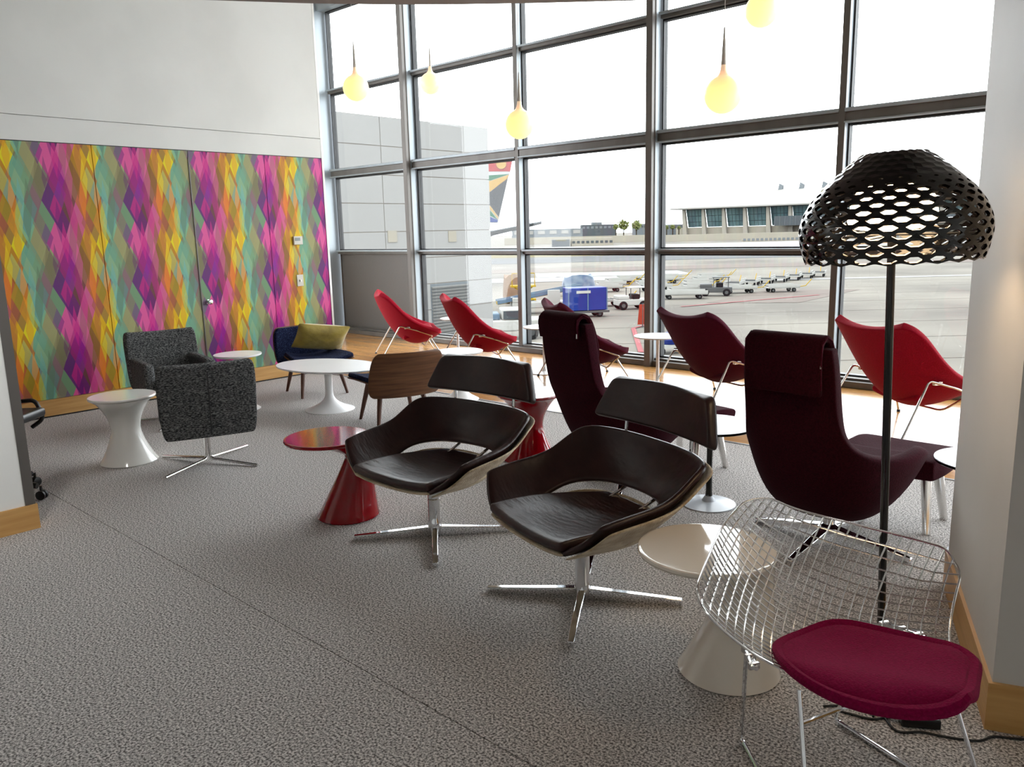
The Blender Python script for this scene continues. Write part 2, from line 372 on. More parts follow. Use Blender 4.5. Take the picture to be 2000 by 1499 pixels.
def thing(name, label, cat, loc=(0, 0, 0), face=None, group=None):
    o = bpy.data.objects.new(name, None); COL.objects.link(o); o.empty_display_size = .1
    o.location = loc
    if face is not None: o.rotation_euler = (0, 0, math.radians(face - 90))
    return tag(o, label, cat, group)
def struct(o): o['kind'] = 'structure'; return o
def dup(root, loc, face, label=None, swap=None):
    r = root.copy(); COL.objects.link(r); r.location = loc
    r.rotation_euler = (0, 0, math.radians(face - 90))
    if label: r['label'] = label
    def cp(src, par):
        for ch in [c for c in src.children]:
            c = ch.copy(); COL.objects.link(c); c.parent = par
            if swap and c.type == 'MESH' and any(m and m.name in swap for m in c.data.materials):
                c.data = c.data.copy()
                for i, m in enumerate(c.data.materials):
                    if m.name in swap: c.data.materials[i] = MATS[swap[m.name]]
            cp(ch, c)
    cp(root, r); return r
def Rz(a): return Matrix.Rotation(math.radians(a), 4, 'Z')
def T_(*a): return Matrix.Translation(Vector(a))

# ================================================================== THE ROOM
XW, YW, YF = -7.60, 5.31, 7.62          # mural wall plane, its end, glass plane
YC = 5.05                               # carpet / wood edge
# --- floors
XL, XR, YB = -12.2, 4.6, -4.2
o = struct(G().box((XL, 1.518, -.12), (XR, YC, 0)).obj('floor', 'carpet', smooth=False))
G().box((XL, YB, -.12), (XR, 1.514, 0)).obj('carpet_roll', 'carpet', o, smooth=False)
fw_ = struct(G().box((XL, YC, -.12), (XR, 7.9, -.018)).obj('floor_wood', 'walnut_leg', smooth=False))
G().box((XL, YC - .012, -.02), (XR, YC + .012, .004)).obj('threshold_strip', 'alu_dark', fw_, smooth=False)
unit = G().box((-.5, -.5, -.5), (.5, .5, .5)); pl0 = None
nrow = 22; pw = (7.62 - YC - .012) / nrow
for r in range(nrow):
    x = XL - random.uniform(0, 1.2)
    while x < 2.2:
        ln = random.uniform(.9, 2.3)
        if pl0 is None:
            pl0 = unit.obj('plank', 'wood_floor', fw_, smooth=False); p = pl0
        else:
            p = pl0.copy(); COL.objects.link(p); p.parent = fw_
        x0 = max(x, XL); x1 = min(x + ln, 2.3)
        if x1 - x0 > .05:
            p.location = ((x0 + x1) / 2, YC + .012 + pw * (r + .5), -.0095 + random.uniform(-.0006, .0006)); p.scale = (x1 - x0 - .0015, pw - .0012, .017)
        x += ln
# --- mural wall (wall_left) with panels
wl = struct(G().box((XW - .22, YB, 0), (XW - .02, YW - .02, 4.95)).obj('wall_left', 'white_wall', smooth=False))
G().box((XW - .02, YB, 2.345), (XW + .004, YW - .03, 2.545)).obj('band_panel', 'white_wall', wl, smooth=False)
G().box((XW - .02, YB, 2.551), (XW + .004, YW - .03, 4.95)).obj('upper_panel', 'white_wall', wl, smooth=False)
G().box((XW - .02, YB, 2.338), (XW + .002, YW - .03, 2.345)).obj('reveal_strip', 'bead_black', wl, smooth=False)
seams = [-4.2, -2.4, -1.5, -.62, .26, 1.14, 2.01, 2.888, 3.764, 4.578, YW - .03]
for i in range(len(seams) - 1):
    a, b = seams[i] + .003, seams[i + 1] - .003
    g = G().box((XW - .02, a, .158), (XW, b, 2.338))
    if abs(seams[i] - 3.764) < .01:
        d = struct(g.obj('door_1', 'lozenge_print', smooth=False))
        k = onX(407, 590, XW)
        kn = G().lathe([(.024, 0), (.024, .006), (.010, .008), (.010, .026), (.022, .032), (.027, .044), (.022, .056), (.006, .060)], 20).obj('knob', 'chrome', d)
        kn.matrix_local = T_(XW, k.y, k.z) @ Matrix.Rotation(PI / 2, 4, 'Y')
        G().box((XW - .015, seams[i] - .006, .10), (XW + .008, seams[i] + .004, 2.28)).obj('edge_strip', 'alu_dark', d, smooth=False)
    else:
        g.obj('mural_panel', 'lozenge_print', wl, smooth=False)
G().box((XW - .02, YW - .03, 0), (XW + .006, YW - .005, 4.95)).obj('corner_bead', 'gloss_white', wl, smooth=False)
struct(G().box((XW - .02, YB, .014), (XW + .014, 3.758, .155)).box((XW - .02, 3.77, .014), (XW + .014, YW - .03, .155)).obj('baseboard_left', 'maple', smooth=False))
struct(G().box((XW - .02, YB, 0), (XW + .006, YW - .03, .013)).obj('trim_1', 'bead_black', smooth=False))
# black post at the free end of the mural wall
struct(G().box((XW - .10, YW + .01, 0), (XW - .02, YW + .07, .47)).obj('trim_2', 'black_plastic', smooth=False))
# --- facade
MH, MI = [-8.70, -4.765, -.84], [-6.71, -2.80, 1.12]
JX = -10.66
ZT = [1.252, 2.45, 3.65]; HEAD = 4.80; SILL = .10
n = 3
for x in MH:
    g = G().box((x - .038, 7.40, 0), (x + .038, 7.47, 4.95)); g.cur = 1; g.box((x - .03, 7.47, .02), (x + .03, 7.67, 4.95))
    g.cur = 0; g.box((x - .046, 7.455, 0), (x + .046, 7.472, 4.95))
    struct(g.obj('trim_%d' % n, ['alu_dark', 'alu'], smooth=False, bevel=.003)); n += 1
for x in MI:
    g = G(); g.cur = 1; g.box((x - .026, 7.50, .02), (x + .026, 7.67, 4.95)); g.cur = 0; g.box((x - .03, 7.49, 0), (x + .03, 7.503, 4.95))
    struct(g.obj('trim_%d' % n, ['alu_dark', 'alu'], smooth=False, bevel=.003)); n += 1
g = G(); g.box((JX - .07, 7.42, .02), (JX + .03, 7.67, 4.95)); struct(g.obj('trim_%d' % n, 'alu', smooth=False, bevel=.003)); n += 1
struct(G().box((JX - .07, 7.44, 0), (XR, 7.70, .062)).box((JX - .07, 7.50, .062), (XR, 7.70, .085)).obj('trim_%d' % n, 'alu_dark', smooth=False, bevel=.004)); n += 1
struct(G().box((JX - .07, 7.46, HEAD), (XR, 7.70, 4.95)).obj('trim_%d' % n, 'alu', smooth=False, bevel=.004)); n += 1
xs = sorted([JX + .03 + .026] + MH + MI + [3.0])
for i in range(len(xs) - 1):
    a = xs[i] + (.046 if xs[i] in MH else .026); b = xs[i + 1] - (.046 if xs[i + 1] in MH else .026)
    w = bpy.data.objects.new('window_%d' % (i + 1), None); COL.objects.link(w); struct(w)
    for k, z in enumerate(ZT):
        if k == 1:
            g = G().box((a, 7.50, z - .062), (b, 7.67, z + .030)); g.cur = 1; g.box((a, 7.48, z + .030), (b, 7.67, z + .062)); g.box((a, 7.475, z - .064), (b, 7.52, z - .050))
        else:
            g = G().box((a, 7.54, z - .028), (b, 7.67, z + .010)); g.cur = 1; g.box((a, 7.50, z + .006), (b, 7.67, z + .028))
        g.obj('transom', ['alu_dark', 'alu'], w, smooth=False, bevel=.003)
    zs = [(.085, ZT[0] - .028), (ZT[0] + .028, ZT[1] - .064), (ZT[1] + .062, ZT[2] - .028), (ZT[2] + .028, HEAD)]
    for k, (z0, z1) in enumerate(zs):
        # black bead frame
        g = G(); t = .016; y0, y1 = 7.585, 7.66
        g.box((a, y0, z0), (a + t, y1, z1)).box((b - t, y0, z0), (b, y1, z1)).box((a, y0, z0), (b, y1, z0 + t)).box((a, y0, z1 - t), (b, y1, z1))
        g.obj('glazing_bead', 'bead_black' if not (i == 0 and k == 0) else 'alu_dark', w, smooth=False)
        if i == 0 and k == 0:
            G().box((a + t, 7.60, z0 + t), (b - t, 7.66, z1 - t)).obj('infill_panel', 'panel_grey', w, smooth=False)
        else:
            G().box((a + t, YF, z0 + t), (b - t, YF + .008, z1 - t)).obj('pane', 'window_glass', w, smooth=False)
# --- other walls and ceilings
struct(G().box((XL - .2, YW + .2, -.1), (JX - .07, 7.66, 4.95)).obj('wall_far', 'white_wall', smooth=False))
struct(G().box((XL - .2, YB - .2, 0), (XR + .2, YB, 4.95)).obj('wall_back', 'white_wall', smooth=False))
struct(G().box((XR, YB - .2, 0), (XR + .2, 7.9, 4.95)).obj('wall_right', 'white_wall', smooth=False))
struct(G().box((XL - .2, YB - .2, 4.95), (XR + .2, 7.75, 5.1)).obj('ceiling', 'high_ceiling_paint', smooth=False))
ZS = 2.98
edge = [fl(x, y, ZS) for x, y in ((-500, -60), (0, -22), (200, -8), (400, 0), (600, 6.5), (760, 9), (900, 8.5), (1050, 6), (1280, 0), (1500, -9), (1800, -26), (2200, -60), (2700, -120))]
poly = [(p.x, p.y) for p in edge]
poly = [(max(-7.55, min(4.55, x)), min(7.2, y)) for x, y in poly]
poly = [(poly[0][0], YB + .02)] + poly + [(poly[-1][0], YB + .02)]
struct(G().prism(poly, ZS, ZS + .5).obj('ceiling_soffit', 'ceiling_paint', smooth=False))
# --- right pier (turned wall end)
c0 = fl(1922, 1425); c1 = fl(1841, 1141)
dirL = Vector((c1.x - c0.x, c1.y - c0.y, 0)).normalized(); dirR = Vector((dirL.y, -dirL.x, 0))
LP = (c1 - c0).length
def piers(off, ext, z0, z1):
    a = c0 - dirL * off - dirR * off; b = c0 + dirL * (LP + ext) - dirR * off
    c = b + dirR * 1.35; d = a + dirR * 1.35
    return [(p.x, p.y) for p in (a, b, c, d)], z0, z1
pw_ = struct(G().prism(*piers(-.012, 0, 0, 4.95)).obj('wall_pier', 'column_paint', smooth=False))
struct(G().prism(*piers(0, .0, .0, .152)).obj('baseboard_pier', 'maple', smooth=False))
# --- left partition
p0 = fl(80, 1031)
XP, YP = p0.x, p0.y
struct(G().box((XP - .13, -2.6, .135), (XP - .012, YP - .055, 4.95)).obj('wall_partition', 'partition_paint_lifted', smooth=False))
struct(G().box((XP - .135, YP - .055, .135), (XP - .010, YP - .006, 4.95)).obj('trim_%d' % n, 'alu_dark', smooth=False)); n += 1
struct(G().box((XP - .14, -2.6, 0), (XP, YP, .135)).obj('baseboard_partition', 'maple', smooth=False))
# --- added fill lamps, shaped as downlights, in the soffit overhead and behind
for i, (x, y, en) in enumerate(((-3.72, .75, 130), (-1.0, .6, 8), (-2.9, -2.2, 20), (.6, -.8, 14), (-1.1, -2.4, 16), (.8, 1.2, 14))):
    t = thing('fill_downlight', 'unseen fill lamp added in the soffit, shaped as a round fitting', 'fill light', (x, y, ZS), None, 'added soffit fill lamps')
    G().lathe([(.085, -.004), (.085, .0), (.070, .0), (.070, -.004)], 24, cap=False).obj('ring', 'gloss_white', t)
    G().lathe([(.069, -.002), (.0, -.002)], 24, cap=False).obj('lens', 'fill_lamp_lens', t)
    ld = bpy.data.lights.new('fill_spot', 'SPOT'); ld.energy = en; ld.spot_size = math.radians(120); ld.spot_blend = .8; ld.color = (1, .96, .91); ld.shadow_soft_size = .07
    lo = bpy.data.objects.new('lamp', ld); COL.objects.link(lo); lo.parent = t; lo.location = (0, 0, -.02)
    if i == 0:
        ld.spot_size = math.radians(100); ld.spot_blend = 1; lo.rotation_euler = (0, math.radians(52), 0); t['label'] = 'unseen fill lamp added to brighten the left partition'; del t['group']  # extra unseen spot put in to brighten the partition

# ================================================================== WALL FITTINGS
p = onX(580, 470, XW)
t = thing('thermostat', 'small beige wall thermostat above the light switch on the patterned wall', 'thermostat', (XW, p.y, p.z))
G().box((0, -.055, -.045), (.028, .055, .045)).obj('housing', 'beige_plastic', t, bevel=.005)
G().box((.028, -.040, -.004), (.030, .022, .030)).obj('display', 'screen_grey', t, smooth=False)
p = onX(586, 548, XW)
t = thing('light_switch', 'white light switch plate on the patterned wall below the thermostat', 'light switch', (XW, p.y, p.z))
G().box((0, -.040, -.062), (.007, .040, .062)).obj('plate', 'beige_plastic', t, bevel=.002)
G().box((.007, -.006, -.013), (.018, .006, .010)).obj('toggle', 'gloss_white', t, smooth=False)

# ================================================================== FURNITURE
# ---------- brown leather swivel chairs
def leather_chair(label, loc, face, star):
    t = thing('leather_swivel_chair', label, 'chair', loc, face, 'leather swivel chairs')
    bot = [(.235, .280, .338), (.248, .16, .340), (.258, .07, .344), (.268, .00, .372), (.262, -.12, .408), (.20, -.235, .414), (.09, -.285, .410), (0, -.295, .408)]
    rim = [(.411, .214, .483), (.42, .09, .50), (.421, -.03, .510), (.417, -.13, .532), (.407, -.235, .594), (.372, -.315, .622), (.19, -.378, .625), (0, -.392, .623)]
    n = 15; B = catmull(bot, n); R_ = catmull(rim, n)
    def row(i, s):
        b, r = B[i], R_[i]; p = b.lerp(r, s); bul = math.sin(PI * s) * .018
        out = Vector((p.x, p.y - .05, 0)).normalized()
        return p + out * bul - Vector((0, 0, .012 * math.sin(PI * s)))
    def band(off):
        rows = []
        for s in (0, .08, .3, .55, .8, .94, 1.0):
            half = [row(i, s) for i in range(n)]
            full = half[:-1] + [Vector((-p.x, p.y, p.z)) for p in reversed(half)]
            rows.append(full)
        return rows
    rows = band(0)
    bk_ = G().shell(rows, .026, True).obj('bucket_back', 'leather', t, sub=1)
    for s_ in (-1, 1):
        pts = []
        for k in range(9):
            p = row(8, .04 + .92 * k / 8); q = Vector((-p.x, .05 - p.y, .02)).normalized(); p = p + q * .0135; pts.append((p.x * s_, p.y, p.z))
        G().tube(pts, .0022, 6).obj('seam', 'black_plastic', bk_)
    # outer hide shell, a little outside
    def off(rows, d):
        out = []
        for r in rows:
            q = []
            for p in r:
                c = Vector((0, .02, p.z + .05)); v = (p - c); v.z *= .6; q.append(p + v.normalized() * d - Vector((0, 0, d * .35)))
            out.append(q)
        return out
    lows = off(rows, .030)
    for r_ in lows:
        r_[0] = r_[0].lerp(r_[1], .55); r_[-1] = r_[-1].lerp(r_[-2], .55)
    for k in range(len(lows[-1])): lows[-1][k].z -= .012; lows[-2][k].z -= .006
    G().shell(lows, .010, True).obj('outer_shell', 'hide', t, sub=1)
    L1 = catmull([(.262, .14, .332), (.285, .06, .338), (.298, -.02, .348), (.288, -.12, .362), (.225, -.215, .375), (.10, -.262, .380), (0, -.27, .382)], 13)
    L0 = catmull([(.20, .14, .310), (.205, .06, .304), (.205, -.02, .300), (.195, -.10, .300), (.15, -.17, .302), (.07, -.20, .304), (0, -.205, .305)], 13)
    lip = []
    for s_ in (0, .3, .6, .85, 1):
        half = [L0[k].lerp(L1[k], s_) + Vector((L1[k].x, L1[k].y, 0)).normalized() * (.016 * math.sin(PI * s_)) - Vector((0, 0, .008 * math.sin(PI * s_))) for k in range(13)]
        lip.append(half[:-1] + [Vector((-p.x, p.y, p.z)) for p in reversed(half)])
    G().shell(lip, .012, True).obj('outer_pan', 'hide', t, sub=1)
    # seat
    def seat(th, inset, z, nm, m, dish, edge=0.):
        U = [-1, -.93, -.7, -.4, 0, .4, .7, .93, 1]; V = [0, .05, .2, .4, .6, .8, .95, 1]
        grid = []
        for v in V:
            y = -.255 + inset + v * (.54 - 1.6 * inset)
            w = (.268 - inset) * min(1, (1 - (1 - min(1, v * 1.35 + .10)) ** 2.4)) ** .5
            grid.append([(u * w, y + .012 * (1 - u * u) * (v - .5), z + .012 * v + .05 * max(0, .2 - v) + edge * abs(u) ** 3 * min(1, v * 1.6) - dish * (1 - u * u) * math.sin(PI * min(1, v * 1.05)) - .05 * max(0, v - .85)) for u in U])
        G().shell([[p for p in r] for r in grid], th, True).obj(nm, m, t, sub=2)
    seat(.040, 0, .352, 'seat', 'leather', .022, .020)
    seat(.014, .004, .322, 'seat_pan', 'hide', .016, .020)
    # headrest
    rows = []
    for v in (0, .06, .35, .68, .94, 1):
        w = .386 + (.305 - .386) * v - (.02 if v in (0, 1) else 0)
        rows.append([(u * w, -.345 - .058 * v - .055 * (1 - u * u) , .664 + .186 * v + .006 * (1 - u * u) * (v - .3)) for u in (-1, -.94, -.6, -.2, .2, .6, .94, 1)])
    h = G().shell(rows, .046, True).obj('headrest', 'leather', t, sub=2)
    for s in (-1, 1):
        G().tube([(s * .205, -.382, .56), (s * .207, -.392, .63), (s * .207, -.398, .70)], .008, 8).obj('headrest_post', 'chrome', t)
        G().tube([(s * .10, -.12, .335), (s * .10, -.30, .40), (s * .10, -.33, .46)], .008, 8).obj('back_bracket', 'chrome', t)
    G().lathe([(.030, .02), (.034, .02), (.034, .075), (.030, .085), (.030, .195), (.027, .199), (.030, .203), (.030, .325)], 24).obj('stem', 'chrome', t)
    for k in range(4):
        g = G(); m = Rz(star - (face - 90) + 90 * k)
        vs = [(.02, -.017, .0), (.02, .017, 0), (.02, .017, .052), (.02, -.017, .052), (.405, -.013, 0), (.405, .013, 0), (.405, .013, .026), (.405, -.013, .026)]
        g.add([m @ Vector(v) for v in vs], [(0, 3, 2, 1), (4, 5, 6, 7), (0, 1, 5, 4), (1, 2, 6, 5), (2, 3, 7, 6), (3, 0, 4, 7)])
        g.obj('leg', 'chrome', t, bevel=.004)
    return t
leather_chair('dark brown leather swivel chair with headrest, beside the cream-tinted white side table', (-1.878, 2.446, 0), -107.4, 31)
leather_chair('dark brown leather swivel chair with headrest, beside the glossy red table', (-2.880, 2.534, 0), -88.3, 48)

# ---------- hourglass and oblique pedestal tables
def hourglass(label, loc, m, rt, rb, rw, h, off=(0, 0), zw=.5, name='hourglass_side_table'):
    t = thing(name, label, 'side table', loc)
    def o(z):
        s = max(0., z / h - .12) / .88
        return (off[0] * s * s * (1.6 - .6 * s), off[1] * s * s * (1.6 - .6 * s))
    prof = [(rb - .006, 0), (rb, .006)]
    for i in range(1, 15):
        z = h * .97 * i / 15; s = z / h
        if s < zw: r = rw + (rb - rw) * ((zw - s) / zw) ** 1.5
        else: r = rw + (rt * .97 - rw) * ((s - zw) / (1 - zw)) ** 1.9
        prof.append((r, z))
    prof += [(rt * .965, h - .020)]
    G().lathe(prof, 40, off=o).obj('pedestal', m, t)
    G().lathe([(rt * .93, h - .021), (rt - .004, h - .018), (rt, h - .010), (rt - .003, h - .002), (rt - .010, h), (rt - .013, h), (rt - .03, h), (.0001, h)], 48, off=lambda z: off).obj('top', m, t)
    return t
def oblique_table(label, loc, m, rt, rb, h, top_off):
    t = thing('hourglass_side_table', label, 'side table', loc)
    zw, rw = .76, .068
    def ctr(s):
        if s < zw: k = s / zw; return RTV * (.075 * k)
        k = (s - zw) / (1 - zw); return RTV * (.075 + (top_off - .075) * k ** 1.6)
    prof = [(rb - .006, 0), (rb, .006)]
    for i in range(1, 22):
        sv = .97 * i / 21
        if sv < zw: r = rw + (rb - rw) * ((zw - sv) / zw) ** 1.12
        else: r = rw + (rt * .96 - rw) * ((sv - zw) / (1 - zw)) ** 1.5
        prof.append((r, sv * h))
    G().lathe(prof, 44, off=lambda z: tuple(ctr(z / h))[:2]).obj('pedestal', m, t)
    G().lathe([(rt * .93, h - .021), (rt - .004, h - .018), (rt, h - .010), (rt - .003, h - .002), (rt - .010, h), (rt - .013, h), (rt - .03, h), (.0001, h)], 48, off=lambda z: tuple(RTV * top_off)[:2]).obj('top', m, t)
    return t
RTV = Vector((RT.x, RT.y, 0)).normalized()
hourglass('white hourglass side table beside the grey armchairs', (-5.58, 2.13, 0), 'gloss_white', .216, .187, .094, .470)
oblique_table('glossy red hourglass side table standing in front of the walnut chair beside a leather chair', (-3.48, 2.44, 0), 'gloss_red', .232, .168, .445, -.085)
hourglass('glossy red hourglass side table behind a leather headrest beside the tall wing chair', (-3.414, 3.882, 0), 'gloss_red', .22, .185, .09, .455)
oblique_table('white hourglass side table, lamp light in its cream tint, beside the wire chair', (-1.165, 2.335, 0), 'gloss_white_lamplit', .228, .172, .448, -.085)

# ---------- tulip tables
def tulip(label, loc, h, a, b, rbase, stem, ang=0, name='tulip_table', cat='side table', group=None, m='satin_white'):
    t = thing(name, label, cat, loc, 90 + ang, group)
    G().lathe([(.93, h - .020), (.985, h - .014), (1, h - .006), (.995, h), (.985, h), (.93, h), (.0001, h)], 64, sx=a, sy=b).obj('table_top', m, t)
    pr = [(rbase, 0), (rbase, .004)]
    for i in range(1, 14):
        s = i / 13; z = .006 + (h - .03) * s
        r = stem + (rbase - stem) * max(0, 1 - s * 2.1) ** 3.2 + .05 * max(0, s - .82) ** 1.0 * 2
        pr.append((r, z))
    G().lathe(pr, 40).obj('pedestal', m, t)
    return t
oc = Vector((-5.83, 3.97, 0))
tulip('white oval coffee table on a tulip pedestal', oc, .395, .52, .34, .215, .033, 12, 'coffee_table', 'coffee table')
tulip('small round white tulip table behind the grey armchairs', (-6.50, 3.50, 0), .50, .205, .205, .16, .026)
tulip('low round white tulip table on the wood floor behind the walnut chair', (-5.19, 4.95, 0), .45, .22, .22, .17, .026)

# thin pedestal tables at the window
def stem_table(label, loc, h, r, rb, m_top, m_stem, m_edge=None, name='pedestal_table', rs=.022, group=None):
    t = thing(name, label, 'side table', loc, None, group)
    if m_edge:
        G().lathe([(r - .002, h - .014), (r, h - .012), (r, h - .003), (r - .002, h - .002)], 56).obj('table_edge', m_edge, t)
        G().lathe([(r - .001, h - .002), (r - .001, h), (r - .003, h), (r - .02, h), (.0001, h)], 56, cap=False).obj('table_top', m_top, t)
    else:
        G().lathe([(r - .004, h - .012), (r, h - .008), (r - .001, h), (r - .003, h), (r - .02, h), (.0001, h)], 56).obj('table_top', m_top, t)
    G().lathe([(rs * 1.8, .018), (rs * 1.2, .04), (rs, .08), (rs * .9, h * .5), (rs, h - .014)], 20).obj('stem', m_stem, t)
    G().lathe([(rb, 0), (rb, .006), (rb * .75, .012), (rs * 2.2, .022), (rs * 1.2, .05)], 40).obj('base', m_top if m_edge else m_stem, t)
    return t
stem_table('slim white pedestal table between the two crimson shell chairs at the window', (-6.93, 6.60, 0), .50, .205, .16, 'satin_white', 'satin_white', rs=.017)
stem_table('slim white pedestal table half hidden by the tall wing chair at the window', (-5.457, 6.468, 0), .50, .225, .16, 'satin_white', 'satin_white', rs=.017)
stem_table('slim white pedestal table between the two burgundy shell chairs at the window', (-4.036, 6.458, 0), .50, .225, .16, 'satin_white', 'satin_white', rs=.017)
stem_table('round grey-topped table with black edge and black stem behind a leather headrest', (-2.04, 3.80, 0), .455, .235, .145, 'laminate', 'black_gloss', 'black_gloss', rs=.017)
stem_table('round grey-topped table with black edge beside the white pier', (-.735, 3.925, 0), .455, .225, .145, 'laminate', 'black_gloss', 'black_gloss', rs=.017)

# ---------- grey tweed swivel armchairs
def grey_chair(label, loc, face, star):
    t = thing('grey_swivel_armchair', label, 'armchair', loc, face, 'grey tweed armchairs')
    rows = []
    for v in (0, .05, .25, .5, .75, .95, 1):
        rows.append([(u * (.290 - (.030 if v in (0, 1) else .006 if v in (.05, .95) else 0)), -.272 - .055 * v - .025 * (1 - u * u) * v + (.03 * max(0, .2 - v)), .262 + .482 * v) for u in (-1, -.95, -.5, 0, .5, .95, 1)])
    bk = G().shell(rows, .085).obj('backrest', 'grey_tweed', t, sub=2)
    G().tube([(0, -.3705, .275)] + [(0, -.372 - .08 * v, .262 + .482 * v) for v in (.2, .4, .6, .8, .9)], .004, 6).obj('back_seam', 'black_plastic', bk)
    g = G()
    grid = [[(x, y, .295 + .02 * (y + .3) - .012 * (1 - (x / .22) ** 2)) for x in (-.195, -.18, -.1, 0, .1, .18, .195)] for y in (-.32, -.28, -.1, .1, .27, .30)]
    g.shell(grid, .11).obj('seat', 'grey_tweed', t, sub=2)
    for s in (-1, 1):
        g = G().box((s * .238 - .040, -.33, .27), (s * .238 + .040, .20, .53)); g.obj('armrest', 'grey_tweed', t, bevel=.028, seg=4)
    g = G().box((-.20, -.30, .262), (.20, .22, .285)); g.obj('underframe', 'black_plastic', t, bevel=.005)
    # four bent rods: upright at the centre, then out along the floor
    for k in range(4):
        a = math.radians(star - (face - 90) + 90 * k); d = Vector((math.cos(a), math.sin(a), 0))
        path = round_path([d * .016 + Vector((0, 0, .27)), d * .016 + Vector((0, 0, .030)), d * .40 + Vector((0, 0, .010))], .03)
        G().tube(path, .0095, 8).obj('leg', 'steel', t)
    return t
grey_chair('charcoal tweed swivel armchair seen from behind, beside the white hourglass table', (-5.103, 2.468, 0), 159.2, 22)
grey_chair('charcoal tweed swivel armchair facing the room in front of the patterned wall', (-6.50, 2.925, 0), -10.5, 42)

# ---------- walnut and navy lounge chairs
def navy_chair(label, loc, face):
    t = thing('walnut_lounge_chair', label, 'chair', loc, face, 'walnut lounge chairs')
    us = (-1, -.93, -.6, -.2, .2, .6, .93, 1)
    def backg(dy, ins):
        rows = []
        for v in (0, .08, .3, .6, .92, 1):
            w = (.312 - ins) * (1 - .05 * v) - (.06 if v in (0, 1) else .012 if v in (.08, .92) else 0)
            rows.append([(u * w, -.215 - .125 * v - .075 * (1 - u * u) + dy, .258 + ins + (.368 - 2 * ins) * v) for u in us])
        return rows
    G().shell(backg(-.012, 0), .014, True).obj('back_shell', 'walnut', t, sub=2)
    G().shell(backg(.014, .008), .036, True).obj('back_cushion', 'navy_boucle', t, sub=2)
    def seatg(dz, ins):
        rows = []
        for v in (0, .06, .25, .5, .75, .94, 1):
            y = -.24 + ins + v * (.56 - 2 * ins); w = (.235 + .085 * v - ins) - (.03 if v in (0, 1) else 0)
            rows.append([(u * w, y + .02 * (1 - u * u) * v, .335 + dz + .045 * (u * u) ** 1.6 * (1 - .3 * v) + .02 * v - .05 * max(0, v - .75)) for u in us])
        return rows
    G().shell(seatg(-.022, 0), .014, True).obj('seat_shell', 'walnut', t, sub=2)
    G().shell(seatg(.004, .008), .036, True).obj('seat_cushion', 'navy_boucle', t, sub=2)
    for sx in (-1, 1):
        for sy in (-1, 1):
            a = Vector((sx * .165, .02 + sy * .15, .318)); b = Vector((sx * .225, .02 + sy * .235, 0))
            G().tube([a, a.lerp(b, .5), b], [.022, .019, .0125], 12).obj('leg', 'walnut_leg', t)
    G().box((-.165, -.14, .298), (.165, .18, .314)).obj('seat_rail', 'walnut_leg', t, bevel=.004)
    return t
navy_chair('walnut and navy lounge chair holding a mustard cushion', (-6.62, 4.36, 0), -15)
navy_chair('walnut lounge chair with navy seat, its bare wooden back turned to the leather chairs', (-4.98, 4.02, 0), 160)
# cushion
t = thing('throw_cushion', 'mustard velvet cushion lying on the navy lounge chair', 'cushion', (-6.60, 4.42, .363), -15)
rows = []
for i in range(9):
    v = i / 8; r = []
    for j in range(11):
        u = j / 10; X = (u - .5) * 2; Y = (v - .5) * 2
        pinch = 1 - .07 * (1 - abs(X) ** 2) * abs(Y) ** 3
        pinx = 1 - .06 * (1 - abs(Y) ** 2) * abs(X) ** 3
        r.append((X * .265 * pinx, Y * .165 * pinch, .075 * ((1 - X ** 4) * (1 - Y ** 4)) ** .55))
    rows.append(r)
g = G(); g.shell(rows, .001)
top = [[Vector(p) for p in r] for r in rows]
vs = [p for r in top for p in r] + [Vector((p.x, p.y, -p.z)) for r in top for p in r]
K = 99; fs = []
for i in range(8):
    for j in range(10):
        a = i * 11 + j; fs.append((a, a + 1, a + 12, a + 11)); fs.append((K + a, K + a + 11, K + a + 12, K + a + 1))
bd = [j for j in range(11)] + [i * 11 + 10 for i in range(1, 9)] + [88 + j for j in range(9, -1, -1)] + [i * 11 for i in range(7, 0, -1)]
for q in range(len(bd)): a, b = bd[q], bd[(q + 1) % len(bd)]; fs.append((a, b, K + b, K + a))
body = G().add(vs, fs).obj('cushion_body', 'mustard_velvet', t, sub=2)
body.matrix_local = T_(-.03, -.03, .170) @ Matrix.Rotation(math.radians(-8), 4, 'Y') @ Matrix.Rotation(math.radians(52), 4, 'X')

